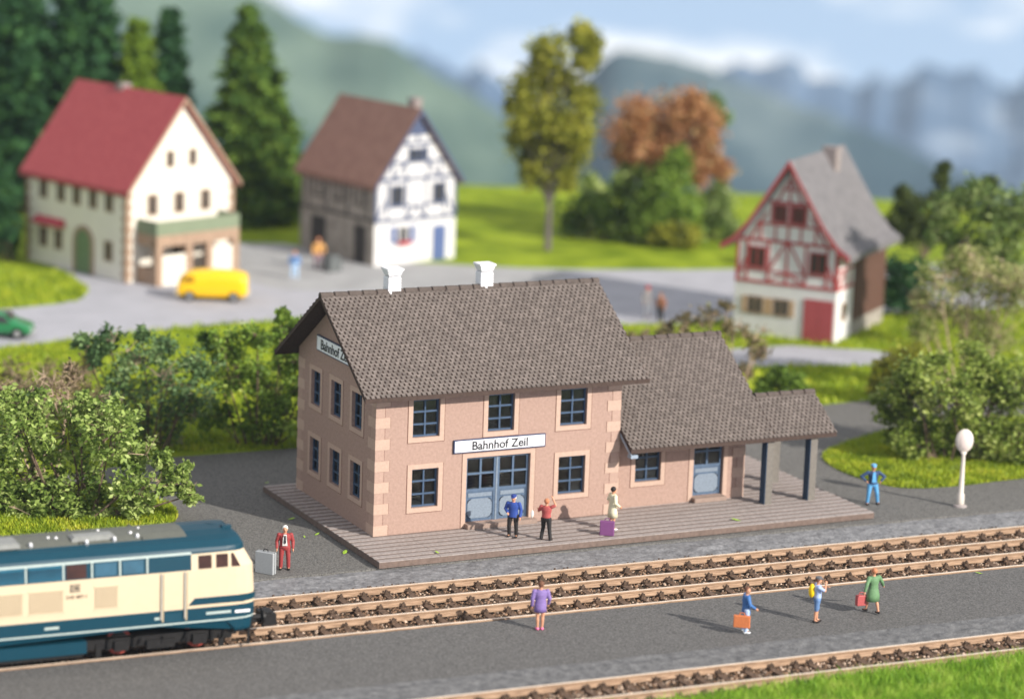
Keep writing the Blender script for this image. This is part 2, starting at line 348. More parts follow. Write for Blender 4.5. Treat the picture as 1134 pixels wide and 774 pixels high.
# ------------------------------------------------------------------ tracks
M_rail = mat('tan_rail_side', (.27, .165, .10), .6, .3, 3., .25, 20, spec=.3, col2=(.50, .34, .225), vscale=(.6, 3, 8))
M_head = mat('polished_rail_head', (.78, .66, .54), .4, .15, 4., 0, spec=.5, metal=.25)
M_slp = mat('dark_sleeper', (.10, .065, .045), .8, .4, 6., .5, 20, spec=.2, col2=(.2, .13, .09))
M_clip = mat('brown_rail_chair', (.05, .032, .024), .7, .4, 8., 0, spec=.25, col2=(.16, .105, .07))
M_stone = mat('brown_ballast', (.20, .125, .08), .85, .2, 4, 0, spec=.2, island=.7)
M_stone2 = mat('pale_ballast', (.50, .38, .29), .85, .2, 4, 0, spec=.2, island=.5)
GND = -.575
def rail_mesh(xa, xb, y, parent, label=None):
    mb = MB(); top = -.27
    prof = [(-.10, GND+.06), (.10, GND+.06), (.10, GND+.10), (.035, GND+.15), (.03, top-.09), (.05, top-.05), (.05, top), (-.05, top), (-.05, top-.05), (-.03, top-.09), (-.035, GND+.15), (-.10, GND+.10)]
    mb.prism([tp(xa, y+p[0], p[1]) for p in prof], TX*(xb-xa))
    r = mb.build('rail', M_rail, parent); h = MB(); h.obox(tp(xa, y-.046, top), TX*(xb-xa), TY*.092, Vector((0, 0, .012))); h.build('rail_head', M_head, r); return r
def sleeper_meshes(y0, y1):
    out = []; r2 = random.Random(int(y0*10))
    for v in range(4):
        mb = MB(); mb.box(-.13, .13, y0, y1, GND-.03, GND+.06); mb.mi = 1
        for yr in (YR):
            for sd in (-1, 1):
                y = yr+sd*.17
                if not (y0 < y < y1): continue
                mb.box(-.10, .10, y-.07, y+.07, GND+.055, GND+.12); mb.box(-.06, .06, y-.045, y+.045, GND+.12, GND+.19)
                mb.ell((r2.uniform(-.03, .03), y, GND+.20), .055, .05, .055, 6, 4)
                for _ in range(3):
                    mb.ell((r2.uniform(-.14, .14), y+r2.uniform(-.06, .06), GND+.14), .05, .045, .05, 5, 4)
        o = mb.build('sleeper', [M_slp, M_clip]); out.append(o)
    return out
def track(label, rails, y0, y1, xa, xb, dx):
    global YR
    YR = rails; t = thing('railway_track', label, 'railway track', (0, 0, 0), 0, 'tracks in front of the station')
    for y in rails: rail_mesh(xa, xb, y, t)
    pro = sleeper_meshes(y0, y1); x = xa+.4; r2 = random.Random(5); k = 0; used = set()
    while x < xb:
        i = r2.randrange(4); s = pro[i]
        if i in used: s = s.copy(); COL.objects.link(s)
        used.add(i); s.parent = t; p = tp(x+r2.uniform(-.05, .05), 0); s.location = p; s.rotation_euler = (0, 0, TA+r2.uniform(-.012, .012)); x += dx; k += 1
    for i in range(4):
        if i not in used: bpy.data.objects.remove(pro[i])
    return t
track('tan railed track nearest the station, running along the rough grey strip', (-5.72, -7.42), -8.17, -4.95, -27, 38, .92)
track('tan railed track on which the blue and cream locomotive stands', (-9.10, -10.72), -10.84, -8.35, -29, 38, .92)
track('tan railed track in the foreground beside the bright green grass', (-18.18, -19.92), -20.6, -17.5, -12, 30, .92)
def ballast(name, label, n, x0, x1, y0, y1, m, seed, s0=.035, s1=.075, zz=GND-.02, rails=()):
    g = np.random.default_rng(seed); V = []
    octv = np.array([(1, 0, 0), (-1, 0, 0), (0, 1, 0), (0, -1, 0), (0, 0, 1), (0, 0, -1)], float); F = [(0, 2, 4), (2, 1, 4), (1, 3, 4), (3, 0, 4), (2, 0, 5), (1, 2, 5), (3, 1, 5), (0, 3, 5)]
    vs = []; fs = []
    for k in range(n):
        x = g.uniform(x0, x1); y = g.uniform(y0, y1)
        if rails and g.random() < .25: y = rails[g.integers(len(rails))]+g.choice([-1, 1])*g.uniform(.12, .38)
        s = g.uniform(s0, s1); v = octv*s*g.uniform(.6, 1.3, (6, 1)); a = g.uniform(0, 6.28)
        ca, sa = math.cos(a), math.sin(a); v = v@np.array([[ca, -sa, 0], [sa, ca, 0], [0, 0, 1]]); v = v@np.array([[1, 0, 0], [0, .8, .5], [0, -.5, .8]])
        p = tp(x, y, zz+g.uniform(0, .07)); o_ = len(vs); vs += (v+np.array(p)).tolist(); fs += [tuple(i+o_ for i in f) for f in F]
    me = bpy.data.meshes.new(name); me.from_pydata(vs, [], fs); me.materials.append(m); o = bpy.data.objects.new(name, me); COL.objects.link(o)
    return tag(o, label, kind='stuff')
ballast('ballast', 'dark brown ballast lying between the rails by the station', 15000, -22, 34, -10.8, -5.2, M_stone, 1, rails=(-5.72, -7.42, -9.1, -10.72))
ballast('pale_ballast', 'pale tan stones mixed into the ballast by the station', 3000, -22, 34, -10.8, -5.2, M_stone2, 2, rails=(-5.72, -7.42, -9.1))
ballast('ballast', 'brown ballast in the foreground track', 6000, -10, 26, -20.7, -17.7, M_stone, 3, rails=(-18.18, -19.92))
ballast('pale_ballast', 'pale stones in the foreground track', 2200, -10, 26, -20.7, -17.7, M_stone2, 4, rails=(-18.18, -19.92))
ballast('strip_crumbs', 'dark crumbs along the edges of the rough grey strips', 500, -12, 28, -5.5, -5.15, M_clip, 6, .03, .07, -.44)

# ------------------------------------------------------------------ grass blades
def blades(name, label, pts_fn, n, h0, h1, wd, m, seed, z, lean=.5):
    g = np.random.default_rng(seed); B = pts_fn(g, n); n = len(B)
    h = g.uniform(h0, h1, n); a = g.uniform(0, 2*np.pi, n); la = g.uniform(0, 2*np.pi, n); ln = g.uniform(0, lean, n)*h
    base = np.column_stack([B[:, 0], B[:, 1], np.full(n, z)]); d = np.column_stack([np.cos(a), np.sin(a), np.zeros(n)])*(wd*g.uniform(.6, 1.3, n))[:, None]
    tip = base+np.column_stack([np.cos(la)*ln, np.sin(la)*ln, h]); mid = base*.45+tip*.55+np.column_stack([np.zeros(n), np.zeros(n), h*.08])
    V = np.stack([base-d, base+d, mid+d*.8, tip, mid-d*.8], 1)
    o = fast_mesh(name, V, 5, m); return tag(o, label, kind='stuff')
def in_poly(P, pts):
    x, y = P[:, 0], P[:, 1]; ins = np.zeros(len(P), bool); n = len(pts); j = n-1
    for i in range(n):
        xi, yi, xj, yj = pts[i][0], pts[i][1], pts[j][0], pts[j][1]
        c = ((yi > y) != (yj > y)) & (x < (xj-xi)*(y-yi)/(yj-yi+1e-12)+xi); ins ^= c; j = i
    return ins
def poly_pts(pts):
    a = np.array([(p[0], p[1]) for p in pts])
    def f(g, n):
        P = np.column_stack([g.uniform(a[:, 0].min(), a[:, 0].max(), n), g.uniform(a[:, 1].min(), a[:, 1].max(), n)]); return P[in_poly(P, pts)]
    return f
L_grass = leafmat('grass_blades', [(.10, .22, .015), (.22, .42, .03), (.36, .55, .06), (.55, .62, .14)])
L_moss = leafmat('moss_tufts', [(.13, .20, .01), (.26, .36, .02), (.42, .50, .03), (.55, .52, .05)])
fgp = [tp(-3, -21.6), tp(3, -21.1), tp(8, -20.75), tp(14, -20.62), tp(36, -20.55), tp(36, -27), tp(-3, -27)]
mb = MB(); mb.prism([(p.x, p.y, -.9) for p in fgp], (0, 0, .42)); o = mb.build('turf_front', M_grassbase); o['kind'] = 'structure'
blades('grass', 'bright green grass blades along the foreground track', poly_pts([tp(-3, -21.45), tp(3, -20.95), tp(8, -20.6), tp(14, -20.5), tp(30, -20.4), tp(30, -25), tp(-3, -25)]), 62000, .22, .62, .016, L_grass, 11, -.5, .8)
blades('grass', 'mossy yellow green tufts on the verge by the white post', poly_pts(vg), 42000, .08, .24, .028, L_moss, 12, -.29, .9)
blades('grass', 'mossy turf under the big shrub on the left', poly_pts(tfl), 40000, .1, .3, .028, L_moss, 13, -.29, .9)
def mead(g, n):
    u = g.uniform(-70, 1180, n); v = g.uniform(300, 500, n); d = _fw+np.outer(u-567, _R)/FPX-np.outer(v-387, _U)/FPX
    t = (-.3-CAM[2])/d[:, 2]; P = CAM+d*t[:, None]; P = P[:, :2]
    return P[~(in_poly(P, fc) | in_poly(P, rd) | in_poly(P, ph))]
blades('grass', 'short tufted grass covering the meadow between station and road', mead, 70000, .1, .32, .05, L_moss, 14, -.31, .9)
# ------------------------------------------------------------------ station platform
M_plk = mat('taupe_platform_board', (.29, .25, .235), .8, .16, 7, .5, 60, spec=.2, col2=(.40, .355, .335), bdist=.008)
M_plkd = mat('dark_platform_groove', (.17, .125, .105), .85, .2, 6, .4, 50, spec=.15)
PX0, PX1, PY0, PY1 = -1.21, 21.54, -3.39, 8.9
mb = MB(); mb.box(PX0, PX1, PY0, PY1, -.27, -.035); mb.mi = 1
r2 = random.Random(3)
yy = PY0; k = 0
while yy < PY1-.1:
    wd = .29 if k % 2 == 0 else .21; zt = 0 if k % 2 == 0 else -.016; mb.mi = 1 if k % 2 == 0 else 2
    ye = min(yy+wd-.035, PY1); xx = PX0
    while xx < PX1-.01:
        nx = min(PX1, xx+(3.05 if (xx > PX0) else 2.6)); mb.box(xx, nx-.018, yy if yy > PY0 else PY0, ye, -.036, zt+r2.uniform(-.003, .003)); xx = nx
    yy += wd; k += 1
o = mb.build('platform', [M_plkd, M_plk, mat('brown_platform_board', (.165, .132, .12), .8, .16, 7, .5, 60, spec=.2, col2=(.27, .21, .185), bdist=.008)]); o['kind'] = 'structure'

# ------------------------------------------------------------------ the station
M_wall = mat('pink_card_wall', (.355, .240, .194), .85, .06, 9, .8, 45, spec=.12, col2=(.44, .302, .248), bdist=.02, detail=10)
M_quoin = mat('pale_corner_stone', (.49, .35, .278), .85, .08, 9, .6, 50, spec=.15, bdist=.01)
M_joint = mat('engraved_joint', (.17, .085, .06), .9, .1, 8)
M_blue = mat('slate_blue_frame', (.085, .13, .20), .6, .2, 12, .3, 60, spec=.3, bdist=.005)
M_panel = mat('pale_blue_panel', (.20, .245, .30), .7, .2, 14, .4, 60, spec=.25, bdist=.005)
M_soff = mat('dark_brown_soffit', (.07, .048, .04), .85, .2, 8, .3, 50, spec=.15)
M_tile = mat('taupe_roof_tile', (.135, .112, .099), .8, .15, 5, .6, 45, spec=.2, col2=(.20, .168, .15), island=.14, bdist=.01)
M_slot = mat('dark_roof_slot', (.07, .05, .042), .85, .2, 8)
M_white = mat('white_chimney_paint', (.78, .78, .80), .6, .05, 9, .2, 40)
M_int = mat('dim_interior', (.10, .06, .05), .9, .1, 3)
G_win = glassmat('clear_pane', (.7, .78, .82), .05)
st = thing('station_building', 'pink two storey railway station with a brown tiled roof and a lower wing with porch', 'railway station', (0, 0, 0))
Z = Vector((0, 0, 1))
def wall_panel(mb, O, X, Nn, W, zf, holes, th, zbot=0.):
    """wall of width W, top height zf (number), with real openings"""
    O, X, Nn = Vector(O), Vector(X), Vector(Nn); H = zf
    cx = sorted({0., W} | {h[0] for h in holes} | {h[1] for h in holes}); cz = sorted({zbot, H} | {h[2] for h in holes} | {h[3] for h in holes})
    fl = X.cross(Z).dot(Nn) < 0
    def quad(a, b, c, d, flip):
        mb.add([a, b, c, d], [(0, 1, 2, 3) if not flip else (3, 2, 1, 0)])
    for i in range(len(cx)-1):
        for j in range(len(cz)-1):
            x0, x1, z0, z1 = cx[i], cx[i+1], cz[j], cz[j+1]
            if any(h[0] <= x0+1e-6 and h[1] >= x1-1e-6 and h[2] <= z0+1e-6 and h[3] >= z1-1e-6 for h in holes): continue
            p = [O+X*x0+Z*z0, O+X*x1+Z*z0, O+X*x1+Z*z1, O+X*x0+Z*z1]; quad(*p, fl); quad(*[q-Nn*th for q in p], not fl)
    for (x0, x1, z0, z1) in holes:
        p = [O+X*x0+Z*z0, O+X*x1+Z*z0, O+X*x1+Z*z1, O+X*x0+Z*z1]
        for i in range(4):
            a, b = p[i], p[(i+1) % 4]; quad(a, b, b-Nn*th, a-Nn*th, fl)
def frame_at(O, X, Nn): return Matrix(((X[0], -Nn[0], 0, O[0]), (X[1], -Nn[1], 0, O[1]), (X[2], -Nn[2], 1, O[2]), (0, 0, 0, 1)))
def window(O, X, Nn, h, parent, cols=2, rows=3, sur=.2, sill=False, rec=.13, lab=None, top=True):
    """opening h in a wall frame: local x along the wall, y inward, z up"""
    M = frame_at(Vector(O), Vector(X), Vector(Nn)); x0, x1, z0, z1 = h; e = .003
    mb = MB(M); b = .075
    mb.box(x0+e, x0+b, rec, rec+.07, z0+e, z1-e); mb.box(x1-b, x1-e, rec, rec+.07, z0+e, z1-e)
    mb.box(x0+b, x1-b, rec, rec+.07, z0+e, z0+b); mb.box(x0+b, x1-b, rec, rec+.07, z1-b, z1-e)
    for c in range(1, cols):
        xc = x0+(x1-x0)*c/cols; mb.box(xc-.035, xc+.035, rec+.002, rec+.068, z0+b, z1-b)
    for r in range(1, rows):
        zc = z0+(z1-z0)*r/rows; mb.box(x0+b, x1-b, rec-.006, rec+.06, zc-.035, zc+.035)
    wn = mb.build('window', mat('dark_slate_window_frame', (.05, .085, .145), .6, .2, 12, .3, 60, spec=.3, bdist=.005), parent, label=lab)
    g = MB(M); g.box(x0+.02, x1-.02, rec+.075, rec+.085, z0+.02, z1-.02); g.build('glass', G_win, wn)
    s = MB(M); p = .02
    s.box(x0-sur, x0-.002, -p, .0, z0-sur, z1+sur); s.box(x1+.002, x1+sur, -p, .0, z0-sur, z1+sur)
    s.box(x0-.002, x1+.002, -p, 0, z0-sur, z0-.002); s.box(x0-.002, x1+.002, -p, 0, z1+.002, z1+sur)
    s.mi = 1; q = .03
    for (a, b_, c, d) in ((x0-sur-q, x0-sur, z0-sur-q, z1+sur), (x1+sur, x1+sur+q, z0-sur-q, z1+sur), (x0-sur, x1+sur, z0-sur-q, z0-sur)): s.box(a, b_, -.004, 0, c, d)
    s.build('surround', [M_quoin, M_joint], wn); return wn
W_, D_ = 11.0, 8.14; th = .22
zE, yE, zR, yR = 5.81, -.76, 9.07, 4.07; sl_ = (zR-zE)/(yR-yE)
zw = zE+sl_*(0-yE)-.22
fr_h = [(1.62, 2.78, 1.03, 2.62), (8.21, 9.44, 1.03, 2.62), (1.6, 2.78, 3.92, 5.45), (4.92, 6.1, 3.92, 5.45), (8.2, 9.42, 3.92, 5.45), (4.04, 6.9, .2, 2.9)]
def gy(a, b): return (D_-b, D_-a)               # left gable is read from the back corner towards the front
gb_h = [(*gy(5.74, 6.75), 1.12, 2.58), (*gy(3.55, 4.6), 1.12, 2.58), (*gy(1.41, 2.44), 1.12, 2.58), (*gy(5.74, 6.72), 3.98, 5.45), (*gy(3.54, 4.58), 3.98, 5.45), (*gy(1.39, 2.41), 3.98, 5.45)]
mb = MB()
wall_panel(mb, (0, 0, 0), (1, 0, 0), (0, -1, 0), W_, zw, fr_h, th)
wall_panel(mb, (0, D_, 0), (0, -1, 0), (-1, 0, 0), D_, zw, gb_h, th)
wall_panel(mb, (W_, 0, 0), (0, 1, 0), (1, 0, 0), D_, zw, [], th)
wall_panel(mb, (W_, D_, 0), (-1, 0, 0), (0, 1, 0), W_, zw, [(2, 3.2, 1.1, 2.6), (7.5, 8.7, 1.1, 2.6), (4.8, 6, 3.95, 5.4)], th)
for xg, s in ((0, 1), (W_, -1)):
    mb.prism([(xg, 0, zw), (xg, D_, zw), (xg, D_/2, zR-.22)], (s*th, 0, 0))
mb.build('wall', M_wall, st, label='pink wall of the two storey main block')
mb = MB(); mb.box(th+.01, W_-th-.01, th+.01, D_-th-.01, 3.05, 3.2); mb.box(4, 4.15, th+.02, D_-th-.02, .01, 3.04); mb.box(7.2, 7.35, th+.02, D_-th-.02, 3.21, 5.7); mb.box(th+.01, W_-th-.01, th+.01, D_-th-.01, 5.75, 5.85); mb.box(th+.01, W_-th-.01, 3.9, 4.05, 3.21, 5.7); mb.build('interior', M_int, st)
for h in fr_h[:5]: window((0, 0, 0), (1, 0, 0), (0, -1, 0), h, st)
for h in gb_h: window((0, D_, 0), (0, -1, 0), (-1, 0, 0), h, st)
for h in [(2, 3.2, 1.1, 2.6), (7.5, 8.7, 1.1, 2.6), (4.8, 6, 3.95, 5.4)]: window((W_, D_, 0), (-1, 0, 0), (0, 1, 0), h, st)
# corner stones
def quoins(cx_, cy_, dx, dy, wx, wy, ztop, name='corner_stones', nb=.44):
    mb = MB(); k = 0; z = 0.002
    while z+.3 < ztop:
        z1 = min(z+nb, ztop); big = k % 2 == 0; a = wx if big else wx*.62; b = wy if big else wy*.62; mb.mi = 0 if big else 2; pr = .016 if big else .006
        x0, x1 = sorted((cx_-dx*pr, cx_+dx*a)); y0, y1 = sorted((cy_-dy*pr, cy_))
        mb.box(x0, x1, y0, y1, z, z1-.012)
        x0, x1 = sorted((cx_-dx*pr, cx_)); y0, y1 = sorted((cy_, cy_+dy*b))
        mb.box(x0, x1, y0, y1, z, z1-.012)
        mb.mi = 1; xa, xb = sorted((cx_+dx*a, cx_+dx*(a+.022))); y0, y1 = sorted((cy_-dy*.003, cy_)); mb.box(xa, xb, y0, y1, z, z1)
        z = z1; k += 1
    mb.build(name, [M_quoin, M_joint, mat('mid_pink_corner_stone', (.42, .29, .235), .85, .1, 9, .6, 50, spec=.15, bdist=.01)], st)
quoins(0, 0, 1, 1, .62, .72, zw-.3); quoins(W_, 0, -1, 1, .62, .5, zw-.3); quoins(0, D_, 1, -1, .5, .72, zw-.3); quoins(W_, D_, -1, -1, .5, .5, zw-.3)
# double door
def door_leaf(x0, x1, z0, z1, zs, y, parent, rows, label=None):
    mb = MB(); r = y; b = .09
    mb.box(x0, x0+b, r, r+.08, z0, z1); mb.box(x1-b, x1, r, r+.08, z0, z1); mb.box(x0+b, x1-b, r, r+.08, z1-b, z1); mb.box(x0+b, x1-b, r, r+.08, zs-.06, zs+.06)
    xc = (x0+x1)/2; mb.box(xc-.045, xc+.045, r+.002, r+.075, zs+.06, z1-b)
    for k in range(1, rows): zc = zs+(z1-zs)*k/rows; mb.box(x0+b, x1-b, r-.005, r+.07, zc-.04, zc+.04)
    mb.box(x0+b, x1-b, r+.03, r+.08, z0, zs-.06)
    d = mb.build('door', M_blue, parent, label=label)
    p = MB(); ix0, ix1, iz0, iz1 = x0+.14, x1-.14, z0+.13, zs-.36; c = .16
    pts = [(ix0+c, iz0), (ix1-c, iz0), (ix1-c*.3, iz0+c*.35), (ix1, iz0+c), (ix1, iz1-c), (ix1-c*.3, iz1-c*.35), (ix1-c, iz1), (ix0+c, iz1), (ix0+c*.3, iz1-c*.35), (ix0, iz1-c), (ix0, iz0+c), (ix0+c*.3, iz0+c*.35)]
    p.prism([(a, r+.03, z) for a, z in pts], (0, -.025, 0)); p.box(x0+.16, x1-.16, r+.005, r+.03, zs-.28, zs-.12); p.mi = 1
    for i in (1, 2, 4, 5, 7, 8, 10, 11):
        a, bq = pts[i], pts[(i+1) % 12]
        if abs(a[0]-bq[0]) < .01 or abs(a[1]-bq[1]) < .01: continue
        p.tube((a[0], r+.004, a[1]), (bq[0], r+.004, bq[1]), .018, n=5)
    p.build('door_panel', [M_panel, mat('dark_groove', (.03, .04, .06), .8, .1, 5)], d)
    g = MB(); g.box(x0+.05, x1-.05, r+.085, r+.095, zs, z1-.03); g.build('glass', G_win, d); return d
door_leaf(4.05, 5.42, .205, 2.89, 1.5, .13, st, 2); door_leaf(5.50, 6.89, .205, 2.89, 1.5, .13, st, 2)
mb = MB(); mb.box(5.425, 5.495, .11, .2, .205, 2.89); mb.build('door_mullion', M_panel, st)
s = MB(); s.box(3.84, 4.035, -.02, 0, .003, 3.08); s.box(6.905, 7.12, -.02, 0, .003, 3.08); s.box(4.035, 6.905, -.02, 0, 2.905, 3.08); s.mi = 1
s.box(3.815, 3.84, -.004, 0, .003, 3.1); s.box(7.12, 7.145, -.004, 0, .003, 3.1); s.build('door_surround', [M_quoin, M_joint], st)
M_step = mat('brown_step_stone', (.30, .22, .18), .8, .15, 8, .4, 50)
mb = MB(); mb.box(4.0, 7.15, -.36, -.025, .004, .19); mb.box(4.05, 6.89, -.024, .2, .004, .198); mb.build('step', M_step, st, bevel=.012)

# signs
def text_mesh(txt, width, height, depth, m, parent, M, name='lettering', label=None):
    cu = bpy.data.curves.new('t', 'FONT'); cu.body = txt; cu.size = 1; cu.extrude = .5; cu.offset = .02; cu.resolution_u = 4
    to = bpy.data.objects.new('t', cu); COL.objects.link(to); dg = bpy.context.evaluated_depsgraph_get(); dg.update()
    me = bpy.data.meshes.new_from_object(to.evaluated_get(dg)); bpy.data.objects.remove(to)
    a = np.array([v.co[:] for v in me.vertices]); lo, hi = a.min(0), a.max(0)
    a = (a-(lo+hi)/2)/(hi-lo)*np.array([width, height, depth])
    for v, c in zip(me.vertices, a): v.co = M@Vector((c[0], -c[2], c[1]))
    me.materials.clear(); me.materials.append(m); o = bpy.data.objects.new(name, me); COL.objects.link(o); o.parent = parent
    if label: o['label'] = label
    return o
M_sign = mat('white_sign_board', (.86, .87, .90), .5, .02, 8); M_navy = mat('navy_sign_edge', (.03, .045, .11), .5, .1, 8); M_ink = mat('black_lettering', (.02, .02, .025), .5, .1, 8)
def sign(M, x0, x1, z0, z1, txt, tw, thh, label):
    mb = MB(M); mb.box(x0, x1, -.09, -.022, z0, z1); sg = mb.build('sign', M_navy, st, label=label)
    b = MB(M); e = .045; b.box(x0+e, x1-e, -.1, -.089, z0+e, z1-e); b.build('sign_face', M_sign, sg)
    text_mesh(txt, tw, thh, .012, M_ink, sg, M@Matrix.Translation(((x0+x1)/2, -.106, (z0+z1)/2)))
sign(Matrix.Identity(4), 3.40, 7.52, 3.15, 3.70, 'Bahnhof Zeil', 2.5, .37, 'long white sign reading Bahnhof Zeil above the double door')
sign(frame_at(Vector((0, D_, 0)), Vector((0, -1, 0)), Vector((-1, 0, 0))), D_-6.02, D_-2.12, 6.40, 7.05, 'Bahnhof Zeil', 2.95, .42, 'white sign reading Bahnhof Zeil high on the gable')
# tiled roofs
def tiles(mb, O, U, V, Nn, W, L, tw=.22, rh=.185):
    O, U, V, Nn = Vector(O), Vector(U), Vector(V).normalized(), Vector(Nn).normalized(); rows = int(round(L/rh)); rh = L/rows
    for r in range(rows):
        x = -(tw/2 if r % 2 else 0)
        while x < W-.01:
            a, b = max(x+.04, 0), min(x+tw-.04, W)
            if b-a > .04:
                z0, z1 = .040, .022; p = [O+U*a+V*(r*rh)+Nn*z0, O+U*b+V*(r*rh)+Nn*z0, O+U*(b+.0)+V*((r+1)*rh-.002)+Nn*z1, O+U*a+V*((r+1)*rh-.002)+Nn*z1]
                c = [O+U*a+V*(r*rh)+Nn*.001, O+U*b+V*(r*rh)+Nn*.001]
                n = len(mb.v)
                # joins wholly above the slots: a narrow tongue bridges half of each joint
                m1 = O+U*a+V*((r+.58)*rh)+Nn*.03; m2 = O+U*b+V*((r+.52)*rh)+Nn*.03
                e1 = O+U*max(x+.0, 0)+V*((r+.68)*rh)+Nn*.027; e2 = O+U*min(x+tw, W)+V*((r+.68)*rh)+Nn*.027
                t1 = O+U*max(x+.0, 0)+V*((r+1)*rh-.002)+Nn*z1; t2 = O+U*min(x+tw, W)+V*((r+1)*rh-.002)+Nn*z1
                mb.add([p[0], p[1], m2, e2, t2, t1, e1, m1, c[0], c[1]], [(0, 1, 2, 7), (7, 2, 3, 4, 5, 6), (8, 9, 1, 0)])
            x += tw
def slope_roof(x0, x1, ye, ze, yr, zr, name, label, yback=None, xcap=.62, zb=None, verge=True):
    yb = 2*yr-ye if yback is None else yback
    mb = MB(); mb.mi = 0
    sf = Vector((0, yr-ye, zr-ze)); L = sf.length; n1 = Vector((0, -(zr-ze), yr-ye)).normalized()
    sb = Vector((0, yr-yb, zr-ze)); L2 = sb.length; n2 = Vector((0, (zr-ze), yb-yr)).normalized()
    t = .17
    def low(p, n): return (Vector(p)-Vector((0, 0, t)))
    prof = [(x0, ye, ze), (x0, yr, zr), (x0, yb, ze), (x0, yb, ze-t), (x0, yr, zr-t), (x0, ye, ze-t)]
    mb.prism([prof[0], prof[1], prof[4], prof[5]], (x1-x0, 0, 0)); mb.prism([prof[1], prof[2], prof[3], prof[4]], (x1-x0, 0, 0))
    rf = mb.build('roof', M_soff, st, label=label)
    tm = MB(); bb = MB()
    bb.obox(Vector((x0+.02, ye+.02, ze))+n1*.0008, Vector((x1-x0-.04, 0, 0)), sf*.99, n1*.008); bb.build('tile_underlay', M_slot, rf)
    tiles(tm, Vector((x0, ye, ze))+n1*.008, (1, 0, 0), sf, n1, x1-x0, L); tiles(tm, Vector((x1, yb, ze))+n2*.008, (-1, 0, 0), sb, n2, x1-x0, L2)
    tm.build('roof_tiles', M_tile, rf)
    kc = MB(); kc.prism([(x0+.02, yr-.13, zr-.06), (x0+.02, yr+.13, zr-.06), (x0+.02, yr+.06, zr+.075), (x0+.02, yr-.06, zr+.075)], (x1-x0-.04, 0, 0)); kc.build('ridge_core', M_slot, rf)
    rc = MB(); x = x0
    while x < x1-.05:
        e = min(x+xcap-.09, x1)
        vs = []; k = 7
        for xa, rr in ((x, .165), (e, .15)):
            for i in range(k): a = math.pi*(-.08)+math.pi*1.16*i/(k-1); vs.append((xa, yr-math.cos(a)*rr*1.05, zr-.04+math.sin(a)*rr))
        rc.add(vs, [(i, i+1, k+i+1, k+i) for i in range(k-1)]+[tuple(range(k))[::-1], tuple(range(k, 2*k))])
        x += xcap
    rc.build('ridge_tiles', mat('dark_ridge_tile', (.10, .08, .07), .8, .2, 5, .5, 45, spec=.2), rf); return rf
main_rf = slope_roof(-.81, 11.89, yE, zE, yR, zR, 'roof', 'large taupe tiled roof over the two storey block')
# the other roofs: wing and porch lie in one plane at the front
wE, wzE, wR, wzR = -1.0, 2.93, 4.07, 6.43
slope_roof(11.03, 18.02, wE, wzE, wR, wzR, 'roof', 'lower tiled roof over the wing')
slope_roof(18.03, 21.02, wE, wzE, 1.0, 2.93+(wzR-wzE)/(wR-wE)*2.0, 'roof', 'small tiled roof over the open porch')
def chimney(x, y):
    mb = MB(); z0 = zR-.5
    mb.box(x-.26, x+.26, y-.26, y+.26, z0, zR+.62)
    for k in range(7):
        z = zR-.2+k*.115
        mb.box(x-.28, x+.28, y-.28, y+.28, z, z+.075)
    c = [( .26, .66), (.29, .74), (.32, .85), (.36, .88), (.36, .96), (.28, .965)]
    vs = []; fs = []
    for (a, dz) in c: vs += [(x-a, y-a, zR+dz), (x+a, y-a, zR+dz), (x+a, y+a, zR+dz), (x-a, y+a, zR+dz)]
    for j in range(len(c)-1):
        for i in range(4): fs.append((4*j+i, 4*j+(i+1) % 4, 4*j+4+(i+1) % 4, 4*j+4+i))
    fs.append(tuple(range(4*len(c)-4, 4*len(c)))); mb.add(vs, fs); mb.build('chimney', M_white, st)
chimney(2.42, 4.2); chimney(6.6, 4.2)
# wing
sw = (wzR-wzE)/(wR-wE); s0 = .65; wx1 = 17.5; zww = wzE+sw*(s0-wE)-.22; dW = 2*wR-2*s0
wh = [(12.17-W_, 13.4-W_, 1.06, 2.58), (15.0-W_, 16.45-W_, .2, 2.75)]
mb = MB(); wall_panel(mb, (W_+.002, s0, 0), (1, 0, 0), (0, -1, 0), wx1-W_, zww, wh, th); wall_panel(mb, (wx1, s0, 0), (0, 1, 0), (1, 0, 0), dW, zww, [], th)
wall_panel(mb, (wx1, s0+dW, 0), (-1, 0, 0), (0, 1, 0), wx1-W_-.002, zww, [(2, 3.2, 1.1, 2.5)], th)
mb.prism([(wx1, s0, zww), (wx1, s0+dW, zww), (wx1, wR, wzR-.22)], (-th, 0, 0)); mb.build('wall', M_wall, st, label='pink wall of the single storey wing')
mb = MB(); mb.box(W_+.02, wx1-th-.01, s0+th+.01, s0+dW-th-.01, zww-.2, zww-.1); mb.box(W_+.02, wx1-th-.01, s0+th+3, s0+th+3.1, .01, zww-.21); mb.build('interior', M_int, st)
window((W_, s0, 0), (1, 0, 0), (0, -1, 0), wh[0], st); window((wx1, s0+dW, 0), (-1, 0, 0), (0, 1, 0), (2, 3.2, 1.1, 2.5), st)
quoins(W_+.004, s0, 1, 1, .42, .01, zww-.2); quoins(wx1, s0, -1, 1, .6, .6, zww-.2); 
door_leaf(15.02, 16.43, .205, 2.74, 1.48, s0+.14, st, 2, label='blue single door of the wing')
s = MB(); s.box(14.77, 14.985, s0-.02, s0, .003, 2.95); s.box(16.465, 16.66, s0-.02, s0, .003, 2.95); s.box(14.985, 16.465, s0-.02, s0, 2.765, 2.95); s.mi = 1; s.box(14.745, 14.77, s0-.004, s0, .003, 2.97); s.build('door_surround', [M_quoin, M_joint], st)
mb = MB(); mb.box(14.95, 16.5, s0-.34, s0-.023, .004, .19); mb.box(15.01, 16.44, s0-.022, s0+.2, .004, .198); mb.build('step', M_step, st, bevel=.012)
